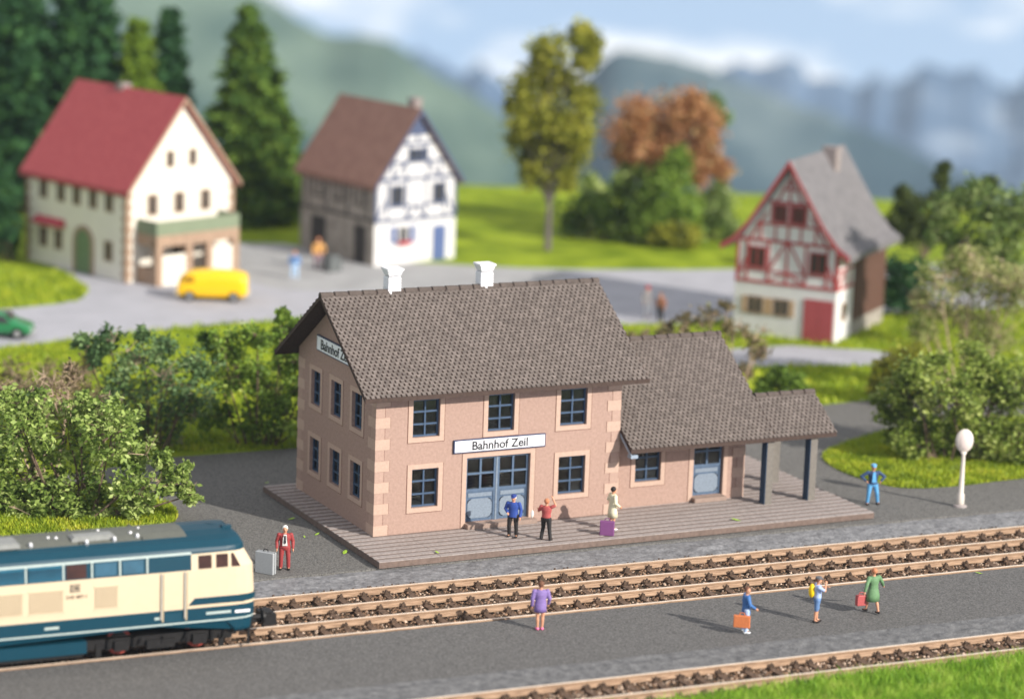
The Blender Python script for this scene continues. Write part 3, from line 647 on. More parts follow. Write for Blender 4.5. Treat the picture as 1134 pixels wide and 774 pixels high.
M_post = mat('grey_porch_post', (.17, .155, .135), .75, .15, 8, .3, 40); M_postb = mat('blue_porch_face', (.03, .06, .11), .7, .15, 8)
for (x, y) in ((17.66, -.85), (19.82, -.85), (17.66, 2.3), (19.95, 2.3)):
    mb = MB(); mb.box(x+.03, x+.36, y, y+.42, .003, 2.98 if y < 0 else 2.98); mb.mi = 1; mb.box(x, x+.028, y+.01, y+.41, .003, 2.97); mb.build('porch_post', [M_post, M_postb], st)
mb = MB(); mb.box(17.6, 20.9, -.74, -.54, 2.985, 3.09); mb.box(17.6, 20.9, 2.45, 2.65, 2.985, 3.07); mb.build('porch_beam', M_postb, st)
mb = MB(); n_ = Vector((0, 4.9, 3.38))
mb.prism([(11.02, -1.0, 2.60), (11.02, -1.0, 2.755), (11.02, -.03, 3.42), (11.02, -.03, 3.26)], (-.02+.05, 0, 0)); mb.box(11.02, 11.35, -1.02, -.72, 2.56, 2.7); mb.build('bargeboard', mat('grey_blue_bargeboard', (.27, .33, .40), .6, .1, 8), st)
# crumbs of green on the paving: each a single fallen leaf
M_fl = mat('fresh_green_leaf', (.32, .50, .05), .5, .2, 10)
for i, (u, v, zz, lb) in enumerate([(295.5, 535, 0, 'small green leaf fallen on the far left corner of the platform'), (323, 575, -.3, 'green leaf on the shaded asphalt left of the platform edge'), (351, 592, -.3, 'green leaf where the shade ends beside the platform edge'), (382, 612, -.3, 'bright green leaf on lit asphalt near the front left platform corner'), (337, 595, -.3, 'tiny yellow green leaf on asphalt above the man in red'), (484, 612, 0, 'pale green leaf on the platform in front of the double door'), (815, 576, 0, 'bright green leaf on the platform before the wing door'), (1084, 635, -.3, 'green leaf on the middle pavement far right')]):
    p = gp(u, v, zz); s_ = [.12, .2, .17, .26, .1, .14, .24, .16][i]; a = i*1.3
    mb = MB(Matrix.Translation(p)@Matrix.Rotation(a*.3-.2, 4, 'Z')); mb.add([(-s_, 0, .02), (-s_*.3, -s_*.32, .03), (s_*.5, -s_*.28, .05), (s_, 0, .06), (s_*.5, s_*.3, .05), (-s_*.3, s_*.34, .03), (0, 0, .05)], [(0, 1, 6), (1, 2, 6), (2, 3, 6), (3, 4, 6), (4, 5, 6), (5, 0, 6)])
    tag(mb.build('fallen_leaf', M_fl), lb, 'leaf', 'fallen leaves on the paving')
# ------------------------------------------------------------------ the three village houses
M_dkglass = mat('dark_window_glass', (.035, .035, .035), .25, .3, 2, spec=.5)
def opening(mb_parent, M, x, z, w, h, fm, label=None, cols=2, rows=1, fr=.09, name='window', gm=None, frd=.05):
    """window in a wall frame (x along, y inward, z up), centre x, foot z"""
    f = MB(M); y0 = -frd
    f.box(x-w/2-fr, x-w/2, y0, 0, z-fr, z+h+fr); f.box(x+w/2, x+w/2+fr, y0, 0, z-fr, z+h+fr); f.box(x-w/2, x+w/2, y0, 0, z-fr, z); f.box(x-w/2, x+w/2, y0, 0, z+h, z+h+fr)
    for c in range(1, cols): xc = x-w/2+w*c/cols; f.box(xc-.03, xc+.03, y0+.012, 0, z, z+h)
    for c in range(1, rows): zc = z+h*c/rows; f.box(x-w/2, x+w/2, y0+.016, 0, zc-.025, zc+.025)
    o = f.build(name, fm, mb_parent, label=label); g = MB(M); g.box(x-w/2+.002, x+w/2-.002, -.015, -.003, z+.002, z+h-.002); g.build('pane', gm or M_dkglass, o); return o
def gabled(t, X0, X1, La, Hw, Hr, ov, og, wm, rm, th=.30, kick=0, rowmat=None, name='roof', zb=0):
    """shell: gable fronts at y=0 and y=La, long sides at x=X0 and X1"""
    xm = (X0+X1)/2; sl = (Hr-Hw)/(xm-X0); mb = MB()
    mb.prism([(X0, 0, zb), (X1, 0, zb), (X1, 0, Hw-.32), (xm, 0, Hr-.5), (X0, 0, Hw-.32)], (0, La, 0)); mb.build('wall', wm, t)
    r = MB()
    def prof(s):
        e = xm+s*((X1-X0)/2+ov); ze = Hw-ov*sl
        if kick: return [(xm, Hr), (xm+s*((X1-X0)/2-.75), Hw+.75*sl), (xm+s*((X1-X0)/2+.1), Hw+.17), (e, Hw-.28)]
        return [(xm, Hr), (e, ze)]
    for s in (-1, 1):
        p = prof(s)
        for a, b in zip(p[:-1], p[1:]):
            r.prism([(a[0], -og, a[1]), (b[0], -og, b[1]), (b[0], -og, b[1]-th), (a[0], -og, a[1]-th)], (0, La+2*og, 0))
    rf = r.build(name, rm, t); return rf, prof, xm
def Mx(O, X, Nn): return frame_at(Vector(O), Vector(X), Vector(Nn))
M_cream = mat('cream_render', (.72, .68, .59), .85, .05, 1.5, .2, 20, spec=.1); M_redroof = mat('dark_red_roof', (.36, .055, .065), .7, .1, 2, .5, 14, col2=(.42, .085, .09), vscale=(1, 1, 3))
M_brick = mat('tan_brick_edge', (.34, .235, .165), .85, .25, 5, .4, 20); M_gdoor = mat('olive_green_door', (.14, .21, .10), .7, .15, 4); M_balc = mat('grey_green_balcony', (.19, .23, .15), .7, .1, 4)
M_awn = mat('red_awning', (.42, .05, .07), .7, .1, 4)
# inn with a red roof
t = thing('village_inn', 'large cream house with dark red roof, green arched door and balcony', 'house', (8.657, 56.297, -.3), .3352)
L1, B1_, H1, R1 = 9.864, 8.108, 5.77, 10.8
rf, pf, xm = gabled(t, 0, B1_, L1, H1, R1, .25, .4, M_cream, M_redroof)
v = MB()
for s in (-1, 1):
    a, b = pf(s); v.prism([(a[0], -.405, a[1]-.03), (b[0], -.405, b[1]-.03), (b[0], -.405, b[1]-.30), (a[0], -.405, a[1]-.30)], (0, -.05, 0))
v.build('verge_board', M_brick, rf); c = MB(); c.box(xm-.2, xm+.5, 5.5, 6.1, R1-.8, R1+.18); c.build('chimney', mat('grey_brown_chimney', (.26, .22, .21), .8, .2, 5), rf)
Mg = Mx((0, 0, 0), (1, 0, 0), (0, -1, 0)); Ms = Mx((0, L1, 0), (0, -1, 0), (-1, 0, 0))
for x in (3.2, 4.9): opening(t, Mg, x, 6.7, .42, .85, M_brick, cols=1)
for x in (1.9, 3.9, 5.9): opening(t, Mg, x, 3.95, .6, 1.1, M_brick)
for x in (8.1, 6.35, 4.8, 3.2, 1.65): opening(t, Ms, L1-x, 4.1, .6, 1.0, M_brick)
for x, a in ((8.1, 0), (6.6, 0), (1.7, 0)): opening(t, Ms, L1-x, 1.15, .62, 1.05, M_brick)
mb = MB(Ms); mb.box(L1-8.75, L1-5.95, -.45, -.003, 2.5, 2.62); mb.prism([(L1-8.75, -.003, 2.62), (L1-8.75, -.45, 2.62), (L1-8.75, -.003, 2.95)], (2.8, 0, 0)); mb.build('awning', M_awn, t)
mb = MB(Ms); xc = L1-4.1; pts = [(xc-.75, 0), (xc+.75, 0)]+[(xc+.75*math.cos(a), 1.85+.8*math.sin(a)) for a in np.linspace(0, math.pi, 12)]
mb.prism([(x, -.05, z) for x, z in pts], (0, .045, 0)); dd = mb.build('arched_door', M_gdoor, t)
mb = MB(Ms); arc = [(xc+.75*math.cos(a), 1.85+.8*math.sin(a)) for a in np.linspace(0, math.pi, 12)]; arc2 = [(xc+1.0*math.cos(a), 1.85+1.05*math.sin(a)) for a in np.linspace(0, math.pi, 12)]
P1 = [(xc+.75, 0)]+arc+[(xc-.75, 0)]; P2 = [(xc+1.0, 0)]+arc2+[(xc-1.0, 0)]
for i in range(len(P1)-1): mb.prism([(P1[i][0], -.09, P1[i][1]), (P2[i][0], -.09, P2[i][1]), (P2[i+1][0], -.09, P2[i+1][1]), (P1[i+1][0], -.09, P1[i+1][1])], (0, .087, 0))
mb.build('door_arch', M_brick, dd)
for (x, y, dx, dy) in ((0, 0, 1, 1), (B1_, 0, -1, 1), (0, L1, 1, -1)):
    q = MB(); z = 0.; k = 0
    while z < H1-.4:
        a = .42 if k % 2 else .25; x0, x1 = sorted((x-dx*.03, x+dx*a)); y0, y1 = sorted((y-dy*.03, y+dy*a)); q.box(x0, x1, y0, y1, z, z+.331); z += .331; k += 1
    q.build('corner_stones', M_brick, t)
# porch with balcony in front of the gable
pb = MB(); px0, px1, pd, pz = .75, 7.0, 1.9, 2.75
pb.box(px0, px1, -pd, -.003, pz, pz+.22)
for x in (px0, 3.0, 4.55, px1-.45): pb.box(x, x+.45, -pd, -pd+.45, 0, pz)
pb.box(px0, px0+.3, -pd+.45, -.003, 0, 1.0); pb.box(px0, px1, -pd+.02, -pd+.4, pz-.45, pz-.003); pb.box(px0+.02, px0+.35, -pd+.4, -.003, pz-.45, pz-.003); po = pb.build('porch', M_brick, t)
wb = MB(); wb.box(px0+.47, 2.98, -pd+.06, -pd+.3, 0, 1.75); wb.build('porch_panel', M_cream, po); wb = MB(); wb.box(5.02, px1-.47, -pd+.06, -pd+.3, 0, 1.95); wb.build('porch_panel', M_cream, po)
bb = MB(); bb.box(px0, px1, -pd, -pd+.1, pz+.23, pz+1.05); bb.box(px0, px0+.1, -pd+.1, -.003, pz+.23, pz+1.05); bb.box(px1-.1, px1, -pd+.1, -.003, pz+.23, pz+1.05); bb.build('balcony', M_balc, t)
mb = MB(Mg); mb.box(3.4, 4.5, -.05, -.003, 0, 2.3); mb.build('door', mat('dark_brown_door', (.06, .035, .02), .7, .2, 4), t)

# middle house: brown roof, blue timber gable
def timbers(t, M, bars, m, name='timber_frame', dp=.04):
    mb = MB(M)
    for (x0, z0, x1, z1, wd) in bars:
        d = Vector((x1-x0, 0, z1-z0)); n = Vector((-d.z, 0, d.x)).normalized()*wd/2; a = Vector((x0, -dp, z0)); b = Vector((x1, -dp, z1)); dp += .0006
        mb.prism([a-n, b-n, b+n, a+n], (0, dp-.002, 0))
    return mb.build(name, m, t)
M_wht = mat('white_render', (.64, .63, .62), .85, .05, 1.5, .2, 20, spec=.1); M_stonew = mat('grey_stone_wall', (.30, .27, .23), .9, .35, 1.8, .5, 12, col2=(.42, .38, .33)); M_brroof = mat('faded_brown_roof', (.24, .13, .10), .8, .12, 1.5, .5, 14, col2=(.30, .17, .13))
M_btim = mat('dark_blue_timber', (.07, .09, .16), .7, .15, 5); M_bdoor = mat('blue_painted_door', (.08, .12, .26), .6, .15, 4)
t = thing('timbered_house', 'white house with dark blue timbered gable and faded brown roof', 'house', (25.113, 57.665, -.3), .2305)
L2, B2, H2, R2 = 7.85, 6.33, 5.45, 9.67
rf, pf, xm = gabled(t, 0, B2, L2, H2, R2, .3, .4, M_wht, M_brroof)
v = MB()
for s in (-1, 1):
    a, b = pf(s); v.prism([(a[0], -.405, a[1]-.02), (b[0], -.405, b[1]-.02), (b[0], -.405, b[1]-.30), (a[0], -.405, a[1]-.30)], (0, -.05, 0))
v.build('verge_board', M_btim, rf)
c = MB(); c.box(3.9, 4.5, 1.4, 2.0, 7.6, 9.9); c.box(3.85, 4.55, 1.35, 2.05, 9.9, 10.05); c.build('chimney', mat('grey_brown_chimney', (.26, .22, .21), .8, .2, 5), rf)
Mg = Mx((0, 0, 0), (1, 0, 0), (0, -1, 0)); Ms = Mx((0, L2, 0), (0, -1, 0), (-1, 0, 0))
sk = MB(Ms); sk.box(.02, L2-.02, -.04, -.003, 0, H2-.15); sk.build('stone_facing', M_stonew, t)
bars = [(0, 2.75, B2, 2.75, .14), (0.07, 2.75, .07, 5.4, .14), (B2-.07, 2.75, B2-.07, 5.4, .14), (0, 5.3, B2, 5.3, .14), (.75, 3.6, B2-.75, 3.6, .1), (.9, 6.35, B2-.9, 6.35, .12), (1.7, 7.5, B2-1.7, 7.5, .12)]
for x in (.9, 2.4, 3.9, 5.4): bars += [(x, 2.8, x, 5.3, .1)]
for x in (1.3, 2.3, 4.0, 5.0): bars += [(x, 5.3, x, 6.3, .1)]
for x in (2.5, 3.8): bars += [(x, 6.4, x, 7.5, .1)]
bars += [(.15, 2.85, .85, 4.2, .09), (B2-.15, 2.85, B2-.85, 4.2, .09), (2.5, 2.85, 3.1, 3.6, .09), (3.8, 2.85, 3.2, 3.6, .09), (1.4, 5.35, 2.2, 6.3, .09), (4.9, 5.35, 4.1, 6.3, .09), (xm, 7.5, xm, 9.2, .1), (2.4, 8.2, 3.9, 8.2, .3), (2.7, 8.6, 3.6, 8.6, .3)]
timbers(t, Mg, [(a, b, c, d, e*1.45) for a, b, c, d, e in bars], M_btim)
for x in (1.65, 4.95): opening(t, Mg, x, 3.75, .85, 1.1, M_btim, frd=.07)
for x in (2.85, 3.6): opening(t, Mg, x, 6.45, .6, .65, M_btim, frd=.07)
opening(t, Mg, 2.2, 1.35, .75, .95, M_wht, frd=.06)
for x in (1.45, 2.95): sh = MB(Mg); sh.box(x-.2, x+.2, -.07, -.003, 1.3, 2.35); sh.build('shutter', M_bdoor, t)
fl = MB(Mg); fl.box(1.75, 2.75, -.25, -.075, 1.2, 1.42); fl.build('flower_box', M_awn, t)
mb = MB(Mg); mb.box(4.55, 5.55, -.06, -.003, 0, 2.2); mb.build('door', M_bdoor, t)
Md = mat('dark_barn_door', (.045, .04, .038), .8, .2, 3)
for (a, b) in ((5.1, 6.6), (.85, 2.0)):
    mb = MB(Ms); mb.box(L2-b, L2-a, -.07, -.042, 0, 2.35); mb.build('door', Md, t)
for x in (5.9, 3.76, 1.6): opening(t, Ms, L2-x, 3.7, .95, 1.15, Md, frd=.09, gm=mat('blind_dark_glass', (.02, .02, .022), .5, .1, 3))
timbers(t, Ms, [(0, 2.8, L2, 2.8, .14), (0, 5.1, L2, 5.1, .14)]+[(x, 2.8, x, 5.1, .12) for x in (.1, .9, 2.8, 5.0, 7.1)], Md, dp=.08)

# right house: red timber gable, grey roof
M_rtim = mat('dark_red_timber', (.36, .055, .055), .7, .15, 5); M_gryroof = mat('mid_grey_roof', (.13, .125, .13), .75, .1, 2, .5, 14, col2=(.18, .17, .175)); M_dkface = mat('dark_brown_facing', (.10, .05, .035), .8, .3, 3, .3, 20, vscale=(6, 6, 1)); M_red = mat('brick_red_door', (.36, .07, .075), .6, .1, 5)
t = thing('timbered_house', 'tall white house with red timbered gable, grey roof and red double door', 'house', (40.086, 28.627, -.3), -.917)
L3, B3, H3, R3 = 7.94, 6.0, 4.55, 9.95
rf, pf, xm = gabled(t, -B3, 0, L3, H3+.7, R3, .8, .45, M_wht, M_gryroof, kick=.75)
v = MB()
for s in (-1, 1):
    pts = pf(s)
    for a, b in zip(pts[:-1], pts[1:]): v.prism([(a[0], -.455, a[1]+.03), (b[0], -.455, b[1]+.03), (b[0], -.455, b[1]-.32), (a[0], -.455, a[1]-.32)], (0, -.07, 0))
v.build('verge_board', M_red, rf)
c = MB(); c.box(xm-.1, xm+.75, 5.0, 5.8, 8.4, 10.15); c.build('chimney', mat('grey_brown_chimney', (.26, .22, .21), .8, .2, 5), rf)
Mg = Mx((0, 0, 0), (1, 0, 0), (0, -1, 0)); Ms = Mx((0, 0, 0), (0, 1, 0), (1, 0, 0))
b3 = [(-B3, 3.0, 0, 3.0, .16), (-B3, 5.35, 0, 5.35, .16), (-B3+.09, 3.0, -B3+.09, 5.3, .17), (-.09, 3.0, -.09, 5.3, .17), (-B3+.1, 3.65, -.1, 3.65, .09), (-4.9, 6.3, -1.1, 6.3, .12), (-4.2, 7.55, -1.8, 7.55, .13)]
for x in (-5.35, -4.1, -3.0, -1.9, -.65): b3.append((x, 3.05, x, 5.3, .12))
for x in (-4.6, -3.75, -3.0, -2.25, -1.4): b3.append((x, 5.4, x, 6.3, .1))
for x in (-4.0, -2.95, -2.0): b3.append((x, 6.35, x, 7.5, .1))
b3 += [(-5.9, 3.1, -5.4, 4.3, .1), (-.1, 3.1, -.6, 4.3, .1), (-4.05, 3.7, -3.1, 5.3, .1), (-1.95, 3.7, -2.9, 5.3, .1), (-3.0, 7.6, -3.0, 9.5, .1), (-3.5, 8.3, -2.5, 8.3, .1), (-3.7, 7.6, -3.1, 8.8, .09), (-2.3, 7.6, -2.9, 8.8, .09), (-5.2, 5.45, -4.3, 6.9, .1), (-.8, 5.45, -1.7, 6.9, .1), (-4.1, 3.1, -3.1, 3.6, .08), (-1.9, 3.1, -2.9, 3.6, .08)]
timbers(t, Mg, b3, M_rtim)
for x in (-4.75, -1.15): opening(t, Mg, x, 3.85, .85, 1.05, M_rtim, frd=.08)
for x in (-3.5, -2.45): opening(t, Mg, x, 6.5, .62, .85, M_rtim, frd=.08)
M_shut = mat('tan_shutter', (.42, .28, .16), .7, .1, 5)
for x in (-4.75, -3.2): opening(t, Mg, x, 1.25, .75, .85, M_brick)
for x in (-5.4, -4.1, -3.85, -2.55): sh = MB(Mg); sh.box(x-.12, x+.12, -.06, -.003, 1.2, 2.15); sh.build('shutter', M_shut, t)
mb = MB(Mg); mb.box(-1.85, -.97, -.06, -.003, 0, 2.35); mb.build('door', M_red, t); mb = MB(Mg); mb.box(-.95, -.12, -.06, -.003, 0, 2.35); mb.build('door', M_red, t)
timbers(t, Ms, [(0, 3.0, 2.6, 3.0, .16), (.08, 3.0, .08, 5.1, .16), (1.0, 3.0, 1.0, 5.1, .12), (2.0, 3.0, 2.0, 5.1, .12), (.1, 4.0, 2.6, 4.0, .1), (.2, 3.1, .95, 4.0, .1)], M_rtim)
opening(t, Ms, 1.3, 1.2, .6, .85, M_brick)
sk = MB(Ms); sk.box(2.7, L3+.02, -.09, -.003, .9, 5.0); sk.build('rear_facing', M_dkface, t); sk = MB(Ms); sk.box(2.7, L3+.01, -.07, -.003, 0, .89); sk.build('plinth', M_stonew, t)  # dark brown facing over the rear of the side wall, plinth below

# ------------------------------------------------------------------ locomotive
M_ltq = mat('dark_teal_loco_paint', (.003, .042, .068), .42, .05, 4, spec=.25); M_lcr = mat('cream_loco_paint', (.62, .50, .34), .4, .03, 4, spec=.45, coat=.2)
M_lgr = mat('grey_loco_roof', (.115, .12, .10), .6, .1, 5, .2, 30); M_lst = mat('pale_loco_stripe', (.40, .47, .44), .5, .05, 5); M_lbk = mat('black_underframe', (.012, .011, .011), .5, .4, 8); M_lwin = mat('brown_black_glass', (.04, .014, .01), .3, .4, 3, spec=.3)
M_lbl = mat('mid_blue_loco_glass', (.02, .085, .135), .3, .2, 3, spec=.5); M_sil = mat('bright_metal', (.7, .7, .7), .35, .1, 6, metal=.8); M_wheel = mat('red_rust_wheel', (.30, .05, .035), .5, .3, 6)
lo = thing('locomotive', 'teal and cream diesel locomotive with grey roof standing at the left edge', 'locomotive', Vector((-9.07, -9.42, -.22)), -.046); lo.scale = (1, 1, 1.02)
HW = 1.5
sec = [(1.46, .62, 0), (1.5, .72, 0), (1.5, 1.04, 0), (1.5, 1.10, 1), (1.5, 1.55, 0), (1.5, 2.90, 2), (1.455, 3.44, 3), (1.44, 3.52, 4), (1.40, 3.62, 0), (1.18, 3.83, 0), (.93, 3.93, 0), (.55, 4.03, 5), (0, 4.08, 5)]
# entry k: (half width, z, colour of the face that ends here) 0 teal 1 stripe 2 cream 3 window band 4 fine pale line 5 roof panel
def xprof(z):
    return float(np.interp(z, [.6, 1.0, 1.9, 2.65, 3.45, 3.62, 3.9, 4.08], [-.14, -.1, -.04, 0, -.48, -.50, -.62, -.85]))
full = [(y, z) for y, z, _ in sec]+[(-y, z) for y, z, _ in sec[-2::-1]]; cols = [c for _, _, c in sec[1:]]; cols = cols+cols[::-1]; ns = len(full)
rings = []
for off, k in ((0, .80), (.12, .885), (.34, .955), (.7, .99), (1.15, 1.0), (2.45, 1.), (3.6, 1.0), (15.25, 1.), (15.7, .99), (16.05, .955), (16.25, .885), (16.4, .80)):
    r_ = []
    for (y, z) in full:
        xx = xprof(z)-off if off < 1 else (-off if off < 15 else -16.4-xprof(z)+(16.4-off))
        if 1 <= off < 15: pass
        if off >= 1.15 and off <= 15.3 and z < 1.0: z = .99
        kk = k if z < 3.55 else 1-(1-k)*.8; z = z+(.002*full.index((y, z)) if False else 0); r_.append((xx, y*kk, z))
    rings.append((off, r_))
mb = MB(); vs = [p for _, r_ in rings for p in r_]; fs = []; ms = []
for j in range(len(rings)-1):
    oa, ob = rings[j][0], rings[j+1][0]
    for i in range(ns-1):
        fs.append((j*ns+i, j*ns+i+1, (j+1)*ns+i+1, (j+1)*ns+i)); c = cols[i]
        cab = ob <= 2.46 or oa >= 13.9
        m = {0: 0, 1: 2, 2: 1, 3: (1 if cab else 0), 4: (0 if cab else 2), 5: 3}[c]
        if c == 5 and (ob <= 3.6 and j < 5): m = 0
        ms.append(m)
for j, fl in ((0, False), (len(rings)-1, True)):
    for i in range(len(sec)-1):
        a, b, c_, d = j*ns+i, j*ns+i+1, j*ns+ns-2-i, j*ns+ns-1-i; c = cols[i]
        f = (a, d, c_, b) if fl else (a, b, c_, d)
        if b == c_: f = (a, b, d) if not fl else (a, d, b)
        fs.append(f); ms.append({0: 0, 1: 2, 2: 1, 3: 1, 4: 0, 5: 0}[c])
mb.v = vs; mb.f = fs; mb.m = ms
fs.append(tuple(j*ns for j in range(len(rings)))+tuple(j*ns+ns-1 for j in reversed(range(len(rings))))); ms.append(0)
lb = mb.build('body', [M_ltq, M_lcr, M_lst, M_lgr], lo)
bv = lb.modifiers.new('bevel', 'BEVEL'); bv.width = .02; bv.segments = 2; bv.limit_method = 'ANGLE'; bv.angle_limit = R_(35)
Ms = Mx((0, -HW, 0), (1, 0, 0), (0, -1, 0))            # near side, y=0 is the flank
def side_box(name, x0, x1, z0, z1, m, pr=.02, parent=lb, y1=.0, label=None, M=Ms):
    mb = MB(M); mb.box(x0, x1, -pr, y1, z0, z1); return mb.build(name, m, parent, label=label)
tilt = Matrix.Translation((0, 0, 2.9))@Matrix.Rotation(math.atan2(.045, .54), 4, 'X').inverted()@Matrix.Translation((0, 0, -2.9))
Mt = Ms@Matrix.Rotation(0, 4, 'X')
def band(name, x0, x1, z0, z1, m, pr=.02, label=None, slats=0, sm=None, skew=0):
    # on the slightly inclined window band
    y = lambda z: (z-2.9)/.54*.045
    mb = MB(Ms); mb.prism([(x0, y(z0)-pr, z0), (x1, y(z0)-pr, z0), (x1-skew, y(z1)-pr, z1), (x0, y(z1)-pr, z1)], (0, pr+.02, 0)); o = mb.build(name, m, lb, label=label)
    if slats:
        s = MB(Ms)
        for k in range(slats): xk = x0+(x1-x0)*(k+.5)/slats; s.box(xk-.018, xk+.018, y(z0)-pr-.02, y(z0)+.03, z0+.03, z1-.05)
        s.build('slats', sm or M_ltq, o)
    return o
for (a, b, z0, z1, sk) in ((-2.2, -1.72, 2.9, 3.38, 0), (-1.56, -1.13, 2.9, 3.38, 0), (-1.0, -.68, 2.9, 3.38, .25)): band('cab_window', a, b, z0+.02, z1, M_lwin, .012, skew=sk)
for a, b in ((-8.15, -7.0), (-9.5, -8.3)): band('grille', a, b, 2.94, 3.42, mat('teal_grille', (.012, .12, .19), .4, .1, 5), .02, slats=14, sm=M_lbl)
band('engine_window', -6.85, -6.15, 2.94, 3.42, M_lwin, .012); band('engine_window', -5.85, -5.1, 2.96, 3.4, M_lbl, .015); band('engine_window', -4.88, -4.15, 2.96, 3.4, M_lbl, .015)
for x in (-6.95, -4.98, -4.02, -8.24, -5.96): band('frame_strip', x-.03, x+.03, 2.93, 3.44, M_lst, .03)
M_lsh = mat('cream_grille_shade', (.36, .29, .19), .5, .05, 6)
for a, b, n in ((-8.12, -6.95, 15), (-9.4, -8.35, 12), (-5.85, -5.05, 10)):
    o = side_box('lower_grille', a, b, 1.86, 2.58, M_lsh, .012); s = MB(Ms)
    for k in range(n): xk = a+(b-a)*(k+.5)/n; s.box(xk-.02, xk+.02, -.035, -.012, 1.88, 2.56)
    s.box(a-.04, b+.04, -.03, 0, 2.58, 2.63); s.box(a-.04, b+.04, -.03, 0, 1.81, 1.86); s.build('slats', M_lcr, o)
for x in (-3.52, -2.68):
    side_box('handrail', x-.02, x+.02, 1.25, 2.86, mat('grey_handrail', (.42, .40, .36), .5, .1, 5), .06); side_box('door_gap', x+.04, x+.10, 1.15, 2.84, M_lsh, .006)
side_box('door_step_recess', -3.4, -2.8, 1.16, 1.42, mat('deep_teal', (.004, .05, .08), .5, .1, 4), .008)
mb = MB(Ms); mb.prism([(-2.55, -.012, 1.66), (-.5, -.012, 1.66), (-.5, -.012, 1.90), (-2.32, -.012, 1.90)], (0, .012, 0)); mb.build('side_stripe', M_ltq, lb)
def chamfer_stripe(z0, z1, pr):
    m_ = MB()
    pts = [(rings[k][1]) for k in range(5)]
    def at(k, z): r = rings[k]; off, kk = ((0, .80), (.12, .885), (.34, .955), (.7, .99))[k]; return Vector((xprof(z)-off, -1.5*kk, z))
    for s in (1, -1):
        P_ = [Vector((-.5, -1.5, 0))]
        prev = None
        for k in (3, 2, 1, 0):
            a, b = at(k, z0), at(k, z1); n = Vector((.6 if k < 3 else 0, -1, 0)).normalized()*pr
            a, b = a+n, b+n; a.y *= s; b.y *= s
            if prev: m_.add([prev[0], a, b, prev[1]], [(0, 1, 2, 3) if s == 1 else (3, 2, 1, 0)])
            prev = (a, b)
    a, b = at(0, z0)+Vector((pr, 0, 0)), at(0, z1)+Vector((pr, 0, 0)); m_.add([a, Vector((a.x, -a.y, a.z)), Vector((b.x, -b.y, b.z)), b], [(0, 1, 2, 3)]); return m_
chamfer_stripe(1.66, 1.90, .012).build('nose_stripe', M_ltq, lb)
mb = MB()
for s in (-1, 1): mb = MB(); mb.prism([(xprof(2.80)+.012, s*.08, 2.80), (xprof(2.80)+.012, s*1.06, 2.80), (xprof(3.4)+.012, s*1.0, 3.38), (xprof(3.4)+.012, s*.08, 3.38)], (-.03, 0, 0)); mb.build('windscreen', M_lwin, lb)
for s in (-1, 1):
    h = MB(); h.tube((-.16, s*.98, 1.32), (-.03, s*.98, 1.32), .11, .11, 12); hd = h.build('headlight', M_sil, lb)
side_box('nose_glint', -.85, -.3, 1.26, 1.36, mat('white_glint', (.8, .8, .8), .5, .05, 5), .0, y1=.01)  # white patch painted for the headlamp's reflection on the nose
text_mesh('DB', .24, .16, .006, M_ink, lb, Ms@Matrix.Translation((-6.55, -.012, 2.62)), 'emblem'); fr_ = MB(Ms)
for (a, b, c, d) in ((-6.72, -6.38, 2.73, 2.755), (-6.72, -6.38, 2.485, 2.51), (-6.72, -6.695, 2.51, 2.73), (-6.405, -6.38, 2.51, 2.73)): fr_.box(a, b, -.012, 0, c, d)
fr_.build('emblem_frame', M_ink, lb)
text_mesh('218 487-1', .72, .12, .006, mat('brown_lettering', (.12, .08, .06), .5, .1, 5), lb, Ms@Matrix.Translation((-6.5, -.01, 2.32)), 'running_number')
for (x, z, w_) in ((-7.6, 1.30, .5), (-3.75, 1.3, .2), (-1.9, 1.33, .9)): side_box('small_marking', x, x+w_, z-.04, z+.05, M_lst, .006)
rp_ = MB(); 
for x in (-4.0, -6.2, -8.6, -11.2): rp_.box(x-.02, x+.02, -.95, .95, 3.935, 4.0)
rp_.build('roof_seam', M_lgr, lb)
for (x, L_, wd) in ((-5.7, 1.5, .55), (-8.9, 1.2, 1.0), (-12, 1.5, .8)):
    g = MB(); g.box(x-L_/2, x+L_/2, -.45-wd/2, -.45+wd/2, 3.98, 4.10); g.box(x-L_/2+.08, x+L_/2-.08, -.45-wd/2+.06, -.45+wd/2-.06, 4.10, 4.14); g.build('roof_hatch', mat('pale_roof_hatch', (.26, .265, .25), .5, .1, 6), lb)
for (x, y) in ((-4.3, -.35), (-4.15, -.7), (-6.9, -.3), (-7.15, -.2), (-5.0, -.85), (-7.9, -.8), (-3.9, .1), (-6.0, -.95), (-5.3, .2)):
    g = MB(); g.ell((x, y, 3.99), .08, .08, .13, 10, 6); g.build('roof_vent', M_sil, lb)
hn_ = MB(); hn_.box(-1.05, -.72, -.55, -.35, 3.9, 4.10); hn_.build('horn', M_ltq, lb)
g = MB(); g.box(-10.4, -6.1, -1.38, 1.38, .28, .70); g.build('fuel_tank', M_ltq, lo)
g = MB(); g.box(-10.3, -6.2, -1.30, 1.30, .14, .279); g.build('tank_bottom', M_lbk, lo)
